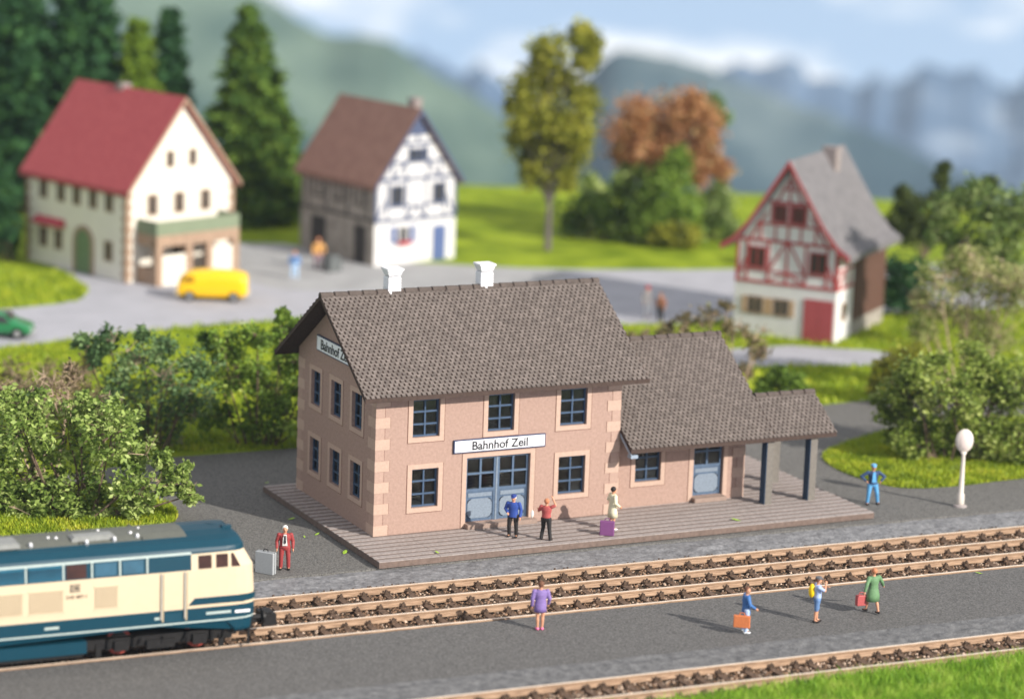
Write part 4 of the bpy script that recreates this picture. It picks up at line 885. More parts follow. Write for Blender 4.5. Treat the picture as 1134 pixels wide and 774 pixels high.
def bogie(xc):
    b = MB(); b.box(xc-2.75, xc+2.75, -1.2, 1.2, .42, .66)
    for s in (-1, 1):
        b.box(xc-2.6, xc+2.6, s*1.12-.06, s*1.12+.06, .30, .66)
        for dx in (-1.4, 1.4): b.box(xc+dx-.25, xc+dx+.25, s*1.22-.08, s*1.22+.08, .22, .58); b.tube((xc+dx-.45, s*1.22, .3), (xc+dx-.45, s*1.22, .66), .09, n=8); b.tube((xc+dx+.45, s*1.22, .3), (xc+dx+.45, s*1.22, .66), .09, n=8)
        b.box(xc-.5, xc+.5, s*1.22-.08, s*1.22+.08, .2, .5); b.box(xc+2.1, xc+2.3, s*1.2-.03, s*1.2+.03, .06, .5); b.box(xc-2.3, xc-2.1, s*1.2-.03, s*1.2+.03, .06, .5)
        for dx in (-.8, .8, 0, 2.2): b.tube((xc+dx, s*1.3, .35), (xc+dx+.1, s*1.3, .62), .03, n=6)
    bo = b.build('bogie', M_lbk, lo)
    for dx in (-1.4, 1.4):
        for s in (-1, 1):
            w_ = MB(); w_.tube((xc+dx, s*.80, .46), (xc+dx, s*.92, .46), .46, n=20); w_.mi = 1; w_.tube((xc+dx, s*.921, .46), (xc+dx, s*.95, .46), .34, n=18); w_.tube((xc+dx, s*.95, .46), (xc+dx, s*1.04, .46), .1, n=10); w_.build('wheel', [M_wheel, M_lbk], bo)
bogie(-3.45); bogie(-12.95)
g = MB(); g.box(-.9, -.2, -1.25, 1.25, .5, .63); g.box(-.3, -.15, -1.3, 1.3, .62, 1.02); g.build('buffer_beam', M_lbk, lo)
for s in (-1, 1):
    g = MB(); g.tube((-.2, s*.85, .85), (.35, s*.85, .85), .09, n=10); g.tube((.35, s*.85, .85), (.43, s*.85, .85), .23, n=14); g.build('buffer', M_lbk, lo)
g = MB(); g.box(-.2, .55, -.16, .16, .42, .60); g.box(.55, 1.05, -.42, .42, .34, .74); g.box(.68, .92, -.30, .30, .741, .80); g.tube((.15, 0, .6), (.15, 0, .8), .05); g.build('coupler', M_lbk, lo)
for s in (-1, 1): g = MB(); g.box(-.35, -.27, s*1.35-.03, s*1.35+.03, .08, .62); g.build('rail_guard', M_lbk, lo)
# ------------------------------------------------------------------ cars
def vehicle_shell(sections, mats, name, parent, sub=2):
    """sections: list of (x, [(y,z)...]) half outlines from the bottom to the roof centre"""
    n = len(sections[0][1]); vs = []; fs = []
    for x, s in sections: vs += [(x, -y, z) for y, z in s]+[(x, y, z) for y, z in s[::-1]]
    m = 2*n
    for j in range(len(sections)-1):
        for i in range(m): fs.append((j*m+i, j*m+(i+1) % m, (j+1)*m+(i+1) % m, (j+1)*m+i))
    fs.append(tuple(range(m))[::-1]); fs.append(tuple(range((len(sections)-1)*m, len(sections)*m)))
    mb = MB(); mb.add(vs, fs); o = mb.build(name, mats, parent, smooth=True); sd = o.modifiers.new('sub', 'SUBSURF'); sd.levels = sd.render_levels = sub
    bm = bmesh.new(); bm.from_mesh(o.data); bmesh.ops.recalc_face_normals(bm, faces=bm.faces); bm.to_mesh(o.data); bm.free(); return o
M_yel = mat('yellow_van_paint', (.85, .50, .006), .35, .03, 3, spec=.4, coat=.3); M_tyre = mat('black_tyre', (.02, .02, .02), .8, .2, 8); M_chr = mat('hub_metal', (.5, .5, .5), .35, .1, 8, metal=.7)
M_amb = mat('amber_tinted_glass', (.30, .15, .01), .25, .1, 3, spec=.5); M_grn = mat('green_car_paint', (.012, .17, .055), .3, .05, 3, spec=.5, coat=.4)
def wheels(parent, xs, y, r, wd=.2):
    for x in xs:
        for s in (-1, 1):
            w_ = MB(); w_.tube((x, s*(y-wd), r), (x, s*y, r), r, n=20); w = w_.build('wheel', M_tyre, parent)
            h = MB(); h.tube((x, s*(y+.001), r), (x, s*(y+.03), r), r*.55, r*.5, n=14); h.build('hub_cap', M_chr, w)
a_, b_ = gp(199, 334), gp(270, 332); mid = (a_+b_)/2+CF_*.45
v = thing('delivery_van', 'rounded bright yellow van parked in front of the inn porch', 'van', mid, -YAW+.02+math.pi)
sec_ = []
for x, k, zt, zb in ((-2.02, .72, 1.45, .45), (-1.9, .93, 1.60, .32), (-1.3, 1, 1.78, .28), (.2, 1, 1.80, .28), (1.2, 1, 1.74, .28), (1.72, .94, 1.50, .3), (1.98, .86, 1.0, .36), (2.03, .7, .6, .45)):
    zb -= .1; sec_.append((x, [(.55*k, zb), (.84*k, zb+.06), (.86*k, min(.95, zt*.55)), (.80*k, zt*.86), (.5*k, zt)]))
vehicle_shell(sec_, M_yel, 'body', v)
wheels(v, (-1.25, 1.25), .84, .30)
mb = MB(); mb.prism([(1.93, -.62, 1.12), (1.93, -.04, 1.12), (1.74, -.04, 1.42), (1.74, -.55, 1.42)], (.03, 0, .01)); mb.build('windscreen', M_amb, v); mb = MB(); mb.prism([(1.93, .62, 1.12), (1.93, .04, 1.12), (1.74, .04, 1.42), (1.74, .55, 1.42)], (.03, 0, .01)); mb.build('windscreen', M_amb, v)
for s in (-1, 1):
    mb = MB(); mb.box(1.0, 1.5, s*.84-.02, s*.84+.02, 1.1, 1.42); mb.build('side_window', M_amb, v); mb = MB(); mb.tube((1.96, s*.58, .72), (2.04, s*.58, .72), .13, n=14); mb.build('headlight', mat('pale_headlamp', (.8, .75, .6), .2, .05, 5), v)
mb = MB(); mb.box(1.95, 2.08, -.75, .75, .34, .46); mb.box(-2.08, -1.98, -.75, .75, .36, .48); mb.build('bumper', mat('pale_bumper', (.6, .55, .45), .4, .05, 5), v)
# green car, only its right end is in the picture
c0 = gp(36, 377)
v = thing('parked_car', 'shiny dark green car on the pale road, cut by the left edge', 'car', c0-CR*2.15+CF_*.85, -YAW+.03)
sec_ = []
for x, k, zt, zs in ((-2.05, .8, .62, .5), (-1.95, .95, .80, .62), (-1.2, 1, .92, .72), (-.75, .98, 1.15, .8), (-.3, .92, 1.38, .86), (.5, .92, 1.36, .86), (1.0, .97, 1.05, .8), (1.45, 1, .90, .7), (1.95, .93, .74, .58), (2.05, .8, .6, .48)):
    sec_.append((x, [(.6*k, .22), (.86*k, .28), (.88*k, zs), (.80*k if zt > 1 else .84*k, zs+(zt-zs)*.55), (.45*k, zt)]))
vehicle_shell(sec_, M_grn, 'body', v); wheels(v, (-1.25, 1.3), .86, .31)
for s in (-1, 1):
    mb = MB(); mb.prism([(-.75, s*.83, .88), (.95, s*.83, .88), (.55, s*.74, 1.24), (-.35, s*.74, 1.24)], (0, s*.02, 0)); mb.build('side_window', M_dkglass, v)
    mb = MB(); mb.tube((1.94, s*.6, .56), (2.03, s*.6, .56), .09, n=12); mb.build('headlight', M_sil, v)
mb = MB(); mb.prism([(.98, -.62, 1.0), (.98, .62, 1.0), (.68, .52, 1.30), (.68, -.52, 1.30)], (.05, 0, .04)); mb.build('windscreen', M_dkglass, v)
mb = MB(); mb.box(1.98, 2.12, -.75, .75, .3, .42); mb.build('bumper', M_sil, v)

# ------------------------------------------------------------------ white post by the verge
p = gp(1063, 561); t = thing('lamp_post', 'white post with a flat oval head on a grey base at the right', 'lamp post', p, -YAW+.12)
M_wp = mat('ivory_post_paint', (.66, .60, .53), .4, .03, 6, .1, 30, spec=.4)
mb = MB(); mb.loft([(0, 0, 0, .30, .24), (0, 0, .07, .29, .23), (0, 0, .12, .16, .14)], 20); mb.build('foot', mat('grey_post_foot', (.33, .29, .28), .7, .1, 6), t, smooth=False)
mb = MB(); mb.loft([(0, 0, .1, .15, .13), (0, 0, .16, .17, .15), (0, 0, .55, .165, .145), (0, 0, .62, .12, .11), (0, 0, 2.3, .085, .085), (0, 0, 2.45, .16, .1)], 18); mb.build('pole', M_wp, t, smooth=True, bevel=0)
mb = MB(); mb.ell((0, 0, 2.92), .40, .19, .52, 24, 14); mb.build('lamp_head', M_wp, t, smooth=True); mb = MB(); mb.ell((0, -.03, 2.92), .33, .19, .45, 24, 14); mb.build('lamp_face', mat('pale_lamp_face', (.70, .60, .56), .5, .03, 5), t, smooth=True)

# ------------------------------------------------------------------ painted figures
M_skin = mat('warm_skin_paint', (.60, .30, .18), .5, .06, 12, spec=.4)
def cloth(name, c): return mat(name, c, .6, .12, 14, .3, 40, spec=.3, bdist=.006)
def V3(*a): return Vector(a)
def lerp(a, b, t): return a+(b-a)*t
def person(label, loc, rz, pose=None, top=None, legs=None, hair=None, shoes=None, hat=None, skirt=None, coat=None, shirt=None, tie=False, scale=1.0, far=False, sleeves='long', skin=None, group=None, longhair=False, bareleg=False, apron=None, collar=None):
    J = dict(hL=V3(.1, 0, .92), hR=V3(-.1, 0, .92), kL=V3(.12, -.02, .50), kR=V3(-.12, -.02, .50), aL=V3(.13, .02, .09), aR=V3(-.13, .02, .09),
             sL=V3(.20, 0, 1.40), sR=V3(-.20, 0, 1.40), eL=V3(.27, .03, 1.13), eR=V3(-.27, .03, 1.13), wL=V3(.27, -.08, .88), wR=V3(-.27, -.08, .88), head=V3(0, -.02, 1.62), neck=V3(0, 0, 1.44), turn=0.)
    if pose: J.update(pose)
    t = thing('person', label, 'person', loc, rz, group); t.scale = (scale*1.14, scale*1.14, scale); sk = skin or M_skin
    H = J['head']; Rh = Matrix.Rotation(J['turn'], 3, 'Z')
    b = MB(); b.loft([(0, 0, .84, .13, .10), (0, 0, .92, .165, .115), (0, 0, 1.05, .135, .10), (0, 0, 1.25, .165, .115), (0, 0, 1.38, .17, .10), (0, 0, 1.45, .08, .07)], 16)
    b.cap(J['neck'], lerp(J['neck'], H, .6), .055, .05); b.ell(H, .086, .10, .125, 14, 10, Rh); b.ell(H+Rh@V3(0, -.035, -.07), .05, .055, .045, 10, 6)
    if not far:
        b.cap(H+Rh@V3(0, -.09, .0), H+Rh@V3(0, -.115, -.025), .012, .017, 6)
        for s in (-1, 1): b.ell(H+Rh@V3(s*.08, .005, -.01), .012, .022, .03, 6, 5); b.ell(H+Rh@V3(s*.035, -.075, .03), .025, .018, .012, 6, 5)
    for S in 'LR':
        s = 1 if S == 'L' else -1
        b.cap(J['s'+S], J['e'+S], .05, .042); b.cap(J['e'+S], J['w'+S], .042, .028); b.cap(J['h'+S], J['k'+S], .085, .055); b.cap(J['k'+S], lerp(J['k'+S], J['a'+S], .35)+V3(0, .012, 0), .052, .054); b.cap(lerp(J['k'+S], J['a'+S], .35)+V3(0, .012, 0), J['a'+S], .053, .036); b.cap(J['a'+S], J['a'+S]+V3(s*.02, -.13, -.05), .038, .032)
        d = (J['w'+S]-J['e'+S]).normalized(); side = V3(0, -1, 0); side = (side-d*side.dot(d))
        side = side.normalized() if side.length > .2 else V3(-s, 0, 0); nrm = d.cross(side)*(-s)
        W = J['w'+S]; b.cap(W, W+d*.075, .026, .034, 8); 
        for k in range(4):
            f0 = W+d*.085+side*(.030-.020*k); L_ = (.034, .040, .037, .028)[k]; f1 = f0+d*L_+nrm*.006; f2 = f1+d*L_*.55+nrm*.020
            b.cap(f0-d*.015, f1, .0115, .0105, 6); b.cap(f1, f2, .0105, .009, 6)
        b.cap(W+d*.03+side*.028, W+d*.062+side*.050, .013, .011, 6); b.cap(W+d*.062+side*.050, W+d*.088+side*.045+nrm*.012, .011, .009, 6)
    bo = b.build('body', sk, t); bake(bo, .030 if far else .0125, iters=1)
    if not far:
        for s in (-1, 1):
            e = MB(); e.ell(H+Rh@V3(s*.031, -.087, .012), .011, .008, .009, 8, 6); e.build('eye', M_ink, t)
        e = MB(); e.ell(H+Rh@V3(0, -.094, -.052), .022, .009, .006, 8, 5); e.build('mouth', mat('red_mouth_paint', (.45, .10, .08), .5, .05, 5), t)
    vx = .03 if far else .017
    if legs and legs != 'none':
        g = MB(); g.loft([(0, 0, .80, .13, .11), (0, 0, .93, .185, .135), (0, 0, 1.02, .155, .12)], 14)
        for S in 'LR':
            bot = J['a'+S]+V3(0, 0, .01) if not bareleg else lerp(J['k'+S], J['h'+S], .12)
            g.cap(J['h'+S]-V3(0, 0, .02), J['k'+S], .108, .075)
            if not bareleg: g.cap(J['k'+S], bot, .075, .066)
        bake(g.build('trousers' if not bareleg else 'shorts', legs, t), vx, iters=1)
    if skirt:
        m_, z0, w0 = skirt; g = MB(); g.loft([(0, -.01, z0, w0, w0*.8), (0, 0, (z0+.95)/2, w0*.93, w0*.75), (0, 0, .95, .185, .14), (0, 0, 1.06, .145, .115)], 20); g.build('skirt', m_, t, smooth=True)
    if top:
        zb = coat if coat else .94; g = MB(); g.loft([(0, 0, zb, .20 if coat else .175, .15 if coat else .13), (0, 0, 1.0, .175, .135), (0, 0, 1.12, .165, .13), (0, 0, 1.28, .20, .14), (0, 0, 1.39, .205, .125), (0, 0, 1.455, .10, .09)], 18)
        for S in 'LR':
            g.ell(J['s'+S], .078, .075, .075, 10, 8); g.cap(J['s'+S], J['e'+S] if sleeves == 'long' else lerp(J['s'+S], J['e'+S], .75), .075, .064)
            if sleeves == 'long': g.cap(J['e'+S], lerp(J['e'+S], J['w'+S], .93), .063, .05)
        bake(g.build('jacket' if coat else 'top', top, t), vx, iters=1)
    if shirt:
        g = MB(); g.prism([(-.085, -.147, 1.0), (.085, -.147, 1.0), (.07, -.15, 1.3), (.045, -.115, 1.44), (-.045, -.115, 1.44), (-.07, -.15, 1.3)], (0, -.02, 0)); so_ = g.build('shirt', shirt, t)
        if tie: g = MB(); g.prism([(-.022, -.172, 1.41), (.022, -.172, 1.41), (.035, -.185, 1.13), (0, -.185, 1.07), (-.035, -.185, 1.13)], (0, -.012, 0)); g.build('tie', M_ink, t)
    if hair:
        g = MB(); g.ell(H+Rh@V3(0, .024, .032), .098, .104, .116, 14, 10, Rh)
        if longhair: g.ell(H+Rh@V3(0, .05, -.04), .085, .07, .10, 12, 8, Rh)
        for k in range(7): a = 2.2*k+.4; g.ell(H+Rh@V3(.05*math.cos(a), .03+.05*math.sin(a), .09+.01*math.sin(3*k)), .035, .035, .03, 8, 5)
        bake(g.build('hair', hair, t), vx*.8, iters=1)
    if hat:
        g = MB(Matrix.Translation(H)@Matrix.Rotation(J['turn'], 4, 'Z')); g.loft([(0, .005, .045, .092, .105), (0, .005, .075, .098, .112), (0, .01, .125, .10, .112), (0, .01, .15, .06, .07)], 18); g.prism([(-.07, -.09, .05), (.07, -.09, .05), (.05, -.16, .035), (-.05, -.16, .035)], (0, 0, .014)); g.build('cap', hat, t, smooth=False)
    if shoes:
        for S in 'LR':
            g = MB(); s = 1 if S == 'L' else -1; A = J['a'+S]; g.ell(A+V3(0, .015, -.035), .055, .065, .055, 10, 8); g.ell(A+V3(s*.012, -.09, -.048), .052, .09, .042, 10, 8); bake(g.build('shoe', shoes, t), .014 if not far else .03, iters=1)
    return t
FV = -YAW                                              # turn that makes a figure face the viewer
c_red = cloth('dark_red_suit', (.30, .045, .045)); c_navy = cloth('royal_blue_jacket', (.03, .07, .30)); c_blk = cloth('black_trousers', (.022, .02, .02)); c_wht = cloth('white_cloth', (.68, .66, .62)); c_pur = cloth('lilac_dress', (.22, .15, .38)); c_grn = cloth('leaf_green_dress', (.13, .25, .12)); c_blu = cloth('mid_blue_coat', (.05, .15, .38)); c_lb = cloth('pale_blue_shirt', (.36, .46, .72)); c_den = cloth('denim_blue', (.12, .22, .42)); c_ov = cloth('bright_blue_overall', (.10, .33, .60)); c_dk = cloth('dark_navy_jacket', (.03, .06, .14)); c_crm = cloth('cream_white_dress', (.72, .68, .48)); c_rs = cloth('faded_red_shirt', (.40, .085, .08))
h_wht = cloth('white_hair', (.85, .83, .8)); h_brn = cloth('brown_hair', (.16, .07, .04)); h_blk = cloth('black_hair', (.02, .016, .016)); h_gin = cloth('ginger_hair', (.50, .20, .10)); s_blk = cloth('black_shoe', (.02, .015, .015)); s_wht = cloth('white_shoe', (.82, .84, .88)); s_pnk = cloth('pink_shoe', (.80, .20, .38))
person('white haired man in a dark red suit beside the silver suitcase', gp(315, 630.5), FV+.1, top=c_red, coat=.88, legs=c_red, hair=h_wht, shoes=s_blk, shirt=c_wht, tie=True, scale=1.0)
person('man in royal blue jacket and cap standing before the double door', gp(567.5, 594.5, 0), FV-.25, pose=dict(eR=V3(-.29, .02, 1.15), wR=V3(-.17, -.16, 1.05), kR=V3(-.13, -.04, .5)), top=c_navy, coat=.84, legs=c_blk, hair=h_wht, hat=cloth('blue_cap', (.03, .06, .26)), shoes=s_blk, shirt=None, scale=1.0)
person('person in red shirt and black trousers waving one raised arm', gp(604, 597.5, 0), FV+math.pi-.35, pose=dict(eR=V3(-.33, -.03, 1.50), wR=V3(-.20, -.10, 1.74), eL=V3(.30, .0, 1.18), wL=V3(.38, -.18, 1.20), kL=V3(.13, -.08, .5), aL=V3(.16, .02, .09), kR=V3(-.14, .02, .5), aR=V3(-.2, .06, .09), sR=V3(-.21, 0, 1.43)), top=c_rs, legs=c_blk, hair=h_gin, shoes=s_blk, sleeves='short', scale=.97)
hk = gp(591, 597.5, 0); hp = vp(589.5, 569, gp(604, 597.5, 0)); mb = MB(); mb.ell((0, 0, 0), .07, .05, .16, 10, 8); hk_ = mb.build('handkerchief', c_wht); hk_.location = hp; tag(hk_, 'white handkerchief held out by the person in the red shirt', 'handkerchief')
person('black haired woman in a cream white dress beside the purple suitcase', gp(677.5, 586, 0), FV+math.pi*.62, pose=dict(eR=V3(-.33, .04, 1.16), wR=V3(-.25, -.14, 1.0), eL=V3(.3, .04, 1.16), wL=V3(.22, -.14, 1.0), turn=0.2), top=c_crm, skirt=(c_crm, .52, .22), hair=h_blk, shoes=s_wht, scale=1.02)
person('person in blue cap and overalls with elbows out near the verge', gp(965, 558.5), FV+.2, pose=dict(eL=V3(.45, .02, 1.2), wL=V3(.30, -.05, 1.02), eR=V3(-.45, .02, 1.22), wR=V3(-.28, -.05, 1.05), kL=V3(.17, -.05, .5), aL=V3(.24, .04, .09), kR=V3(-.15, -.05, .5), aR=V3(-.17, 0, .09)), top=c_dk, legs=c_ov, hat=cloth('light_blue_cap', (.15, .40, .66)), hair=h_blk, shirt=c_ov, shoes=s_blk, coat=.90, scale=1.02)
person('brown haired woman in a lilac dress with pink shoes seen from behind', gp(597.5, 697), FV+math.pi+.15, pose=dict(aL=V3(.07, .02, .09), aR=V3(-.07, .02, .09), kL=V3(.08, 0, .5), kR=V3(-.08, 0, .5), wR=V3(-.26, -.1, .9), wL=V3(.25, -.02, .86), eL=V3(.26, .04, 1.13)), top=c_pur, skirt=(c_pur, .66, .20), hair=h_brn, shoes=s_pnk, longhair=False, scale=1.04)
person('dark haired person in a blue coat and white shoes holding an orange suitcase', gp(825, 700), FV+math.pi*.55, pose=dict(eR=V3(-.30, -.05, 1.15), wR=V3(-.24, -.24, 1.0), wL=V3(.22, -.24, .92), turn=-.9), top=c_blu, coat=.74, legs=cloth('pale_blue_trousers', (.38, .50, .72)), hair=h_brn, shoes=s_wht, scale=.98)
person('boy in pale blue shirt and shorts wearing a yellow backpack', gp(903.5, 688.5), FV+math.pi*.52, pose=dict(eR=V3(-.24, -.20, 1.28), wR=V3(-.10, -.24, 1.50), eL=V3(.26, -.12, 1.24), wL=V3(.16, -.3, 1.30), aL=V3(.06, -.03, .09), aR=V3(-.08, .06, .09), kL=V3(.08, -.04, .5), kR=V3(-.09, .02, .5)), top=c_lb, legs=c_den, bareleg=True, hair=h_brn, hat=cloth('grey_cap', (.12, .12, .13)), shoes=s_blk, sleeves='short', scale=.99)
bk = MB(); bk.ell((0, 0, 0), .16, .12, .27, 14, 10); bk.ell((0, -.07, -.1), .11, .07, .11, 10, 7)
bp_ = gp(903.5, 688.5); a = FV+math.pi*.52; bko = bk.build('backpack', mat('yellow_pack', (.92, .60, .01), .5, .05, 10), None, smooth=True); bko.rotation_euler = (0, 0, a); bko.location = bp_+Matrix.Rotation(a, 3, 'Z')@Vector((0, .22, 1.20)); tag(bko, 'yellow backpack on the back of the boy in pale blue', 'backpack')
person('ginger haired woman in a green dress striding with a red bag', gp(965.5, 679), FV+math.pi+.55, pose=dict(kL=V3(.09, -.16, .52), aL=V3(.08, -.22, .12), kR=V3(-.09, .08, .5), aR=V3(-.1, .20, .12), eL=V3(.33, .06, 1.16), wL=V3(.40, .08, .93), eR=V3(-.34, .0, 1.18), wR=V3(-.50, -.12, .98)), top=c_grn, skirt=(c_grn, .50, .25), hair=h_gin, shoes=s_blk, scale=1.0)
person('tiny far person in a blue top and pale blue trousers on the plaza', gp(326, 309), FV, top=c_den, legs=cloth('sky_blue_trousers', (.40, .58, .80)), hair=h_gin, shoes=s_wht, far=True, scale=.98, group=None)
person('far person in orange top standing in front of the dark barn door', gp(352, 298), FV+.3, pose=dict(eL=V3(.32, -.05, 1.15)), top=cloth('orange_top', (.55, .29, .09)), coat=.86, legs=cloth('plum_trousers', (.30, .18, .22)), hair=h_gin, shoes=s_blk, far=True, scale=1.1)
person('far person with a red cap and grey clothes on the road behind the station', gp(716, 352), FV+.5, top=cloth('grey_coat', (.22, .21, .22)), coat=.80, legs=cloth('grey_trousers', (.26, .27, .3)), hair=cloth('red_hood', (.45, .03, .05)), hat=cloth('red_cap', (.50, .03, .05)), shoes=s_blk, far=True, scale=1.05)
person('far person in brown top and black trousers beside the red capped one', gp(731, 357), FV-.7, top=cloth('rust_brown_top', (.32, .14, .09)), legs=c_blk, hair=h_brn, shoes=s_blk, far=True, scale=.98)
mb = MB(); mb.box(-.5, .5, -.35, .35, 0, .75); mb.box(-.42, .42, -.27, .27, .75, .95); o = mb.build('crate', mat('dark_grey_crate', (.11, .12, .12), .7, .1, 5), None, bevel=.03); o.location = gp(368, 300); o.rotation_euler = (0, 0, .3); tag(o, 'dark grey lidded crate beside the far person in orange', 'crate')
def suitcase(name, label, cat, loc, rz, w_, h_, d_, m, hm):
    t = thing(name, label, cat, loc, rz); mb = MB(); mb.box(-w_/2, w_/2, -d_/2, d_/2, 0, h_); c = mb.build('case', m, t, bevel=.025, seg=2)
    s = MB(); s.box(-w_/2-.004, w_/2+.004, -.012, .012, -.0, h_+.004); s.build('seam', hm, t)
    h = MB(); pts = [(-.10, 0, h_-.01), (-.09, 0, h_+.07), (-.05, 0, h_+.10), (.05, 0, h_+.10), (.09, 0, h_+.07), (.10, 0, h_-.01)]
    for a, b in zip(pts[:-1], pts[1:]): h.cap(a, b, .018, .018, 6)
    h.build('handle', hm, t); return t
M_ss = mat('silver_suitcase_shell', (.40, .42, .43), .4, .06, 14, .2, 60, metal=.2); M_ps = mat('purple_suitcase_shell', (.20, .07, .20), .5, .06, 12); M_os = mat('orange_brown_leather', (.60, .19, .07), .5, .1, 10); M_rb = mat('raspberry_red_bag', (.42, .09, .09), .5, .1, 10)
suitcase('suitcase', 'silver suitcase with black handle standing left of the man in red', 'suitcase', gp(294, 634.5), FV-.45, .80, .86, .26, M_ss, M_ink)
suitcase('suitcase', 'purple suitcase standing in front of the woman in cream white', 'suitcase', gp(672, 592.5, 0), FV-.12, .58, .60, .2, M_ps, M_ps)
hb = gp(825, 700); sc = suitcase('suitcase', 'orange brown suitcase held by the person in the blue coat', 'suitcase', vp(820.5, 691.5, hb)-CF_*.32, FV-.2, .60, .45, .16, M_os, M_os)
hb = gp(965.5, 679); suitcase('handbag', 'raspberry red bag carried by the striding woman in green', 'bag', vp(953, 669.5, hb)-CF_*.05, FV+.4, .40, .40, .2, M_rb, M_rb)
# ------------------------------------------------------------------ shrubs and trees: leaves on real twigs
def leaf_quads(g, C, size, spread, flat=.5):
    n = len(C); s = size*g.uniform(.6, 1.25, n)
    d = g.normal(size=(n, 3)); d[:, 2] *= .6; d /= np.linalg.norm(d, axis=1)[:, None]
    k = g.normal(size=(n, 3)); k[:, 2] += flat; k -= d*(k*d).sum(1)[:, None]; k /= np.linalg.norm(k, axis=1)[:, None]; w_ = np.cross(d, k)
    c = C+g.normal(size=(n, 3))*spread
    a = c-d*(s*.5)[:, None]; b = c+w_*(s*.30)[:, None]+k*(s*.07)[:, None]; e = c+d*(s*.55)[:, None]; f = c-w_*(s*.30)[:, None]+k*(s*.07)[:, None]
    return np.stack([a, b, e, f], 1)
def twigs_mesh(name, segs, m, parent, n=4):
    mb = MB()
    for p, q, r0, r1 in segs: mb.tube(p, q, r0, r1, n, cap=False)
    return mb.build(name, m, parent)
M_bark = mat('grey_brown_bark', (.16, .11, .08), .9, .3, 6, .4, 30); M_twig = mat('pale_tan_twig', (.42, .30, .20), .85, .25, 8, col2=(.58, .44, .32)); M_trk = mat('grey_violet_trunk', (.14, .115, .12), .9, .3, 5)
def shrub(name, label, cat, base, clumps, leaf, m, seed, dens=1., depth=.8, twig=M_bark, ntw=9, trunk=None, group=None, bare=0, crownname='crown', lsp=.28, barem=None, flat=.5, rfac=1.):
    """clumps: (u, v, radius in photo pixels); each gets its own spray of twigs carrying leaves"""
    g = np.random.default_rng(seed); t = thing(name, label, cat, base, 0, group); B = Vector(base); ppm = FPX/((np.array(base)-CAM)@_fw)
    segs = []; bsegs = []; LC = []
    for (u, v, r) in clumps:
        off = g.uniform(-depth, depth)*r/ppm; c = vp(u, v, base, off)-B; R = r/ppm*rfac
        if trunk is None: root = Vector((c.x*.35+g.normal()*.2, c.y*.35, 0.05))
        else: root = Vector((g.normal()*.05, g.normal()*.05, trunk*g.uniform(.7, 1.0)))
        midp = root.lerp(c, .55)+Vector(tuple(g.normal(size=3)*.15*R)); segs += [(root, midp, .055, .04), (midp, c, .04, .025)]
        for k in range(int(ntw*max(1, R**1.5))):
            d = g.normal(size=3); d /= np.linalg.norm(d); rr = R*g.uniform(.35, 1.08)**.7
            e = np.array(c)+d*rr*np.array([1, 1, .9]); e[2] = max(e[2], .12)
            st = np.array(c)+d*rr*.15; md = (st+e)/2+g.normal(size=3)*.1*R; (bsegs if g.random() < bare else segs).extend([(Vector(st), Vector(md), .022, .016), (Vector(md), Vector(e), .016, .006)])
            if g.random() >= bare:
                nl = max(6, int(34*dens)); tt = g.uniform(.35, 1.1, nl)[:, None]; pts = md+(e-md)*tt+g.normal(size=(nl, 3))*lsp*min(1, R*.8); LC.append(pts)
            else:
                for _ in range(5): ee = e+g.normal(size=3)*.3*R; bsegs.append((Vector(md+(e-md)*g.uniform(.2, 1)), Vector(ee), .02, .008))
                if g.random() < .5: LC.append(np.array([e+g.normal(size=3)*.12 for _ in range(5)]))
    if trunk: segs.insert(0, (Vector((0, 0, -.05)), Vector((0, 0, trunk)), .24, .15))
    C = np.concatenate(LC); C = C[C[:, 2] > .03]; fast_mesh(crownname, leaf_quads(g, C, leaf, 0, flat), 4, m, t)
    mb = MB()
    for p, q, r0, r1 in segs: mb.tube(p, q, r0, r1, 5, cap=False)
    mb.mi = 1
    for p, q, r0, r1 in bsegs: mb.tube(p, q, r0, r1, 3, cap=False)
    mb.build('trunk' if trunk else 'branches', [twig, barem or M_twig], t)
    return t
L_fresh = leafmat('fresh_green_leaves', [(.04, .085, .015), (.18, .27, .045), (.38, .49, .13), (.62, .68, .28)])
L_mid = leafmat('blue_green_leaves', [(.04, .09, .035), (.09, .17, .06), (.18, .29, .10), (.38, .46, .22)])
L_deep = leafmat('deep_green_leaves', [(.035, .08, .01), (.13, .22, .025), (.24, .37, .05), (.46, .56, .13)])
L_brown = leafmat('brown_green_leaves', [(.06, .07, .03), (.16, .14, .06), (.30, .23, .12), (.30, .36, .10)])
L_olive = leafmat('olive_yellow_foliage', [(.06, .07, .01), (.20, .22, .02), (.38, .38, .04), (.52, .48, .09)])
L_rust = leafmat('rust_foliage', [(.20, .08, .03), (.42, .19, .08), (.54, .29, .13), (.42, .34, .14)])
L_con = leafmat('conifer_dark', [(.006, .03, .012), (.015, .065, .02), (.03, .10, .025), (.06, .15, .03)], .8, .1)
L_con2 = leafmat('conifer_light', [(.05, .10, .01), (.12, .20, .015), (.20, .30, .02), (.30, .40, .05)], .8, .1)
shrub('shrub', 'large leafy shrub with pale dead twigs on top behind the locomotive', 'shrub', gp(95, 572), [(38, 448, 22), (88, 450, 18), (8, 445, 18), (25, 475, 42), (75, 480, 46), (125, 478, 40), (35, 525, 46), (90, 535, 46), (150, 505, 30), (118, 455, 24), (150, 540, 30), (10, 555, 30), (190, 535, 20), (180, 510, 14), (212, 548, 14), (206, 522, 11), (60, 560, 34), (-20, 500, 44), (60, 574, 24), (150, 562, 20), (20, 580, 24), (110, 575, 20)], .25, L_fresh, 21, .95, twig=M_bark, ntw=19, bare=.06, lsp=.17)
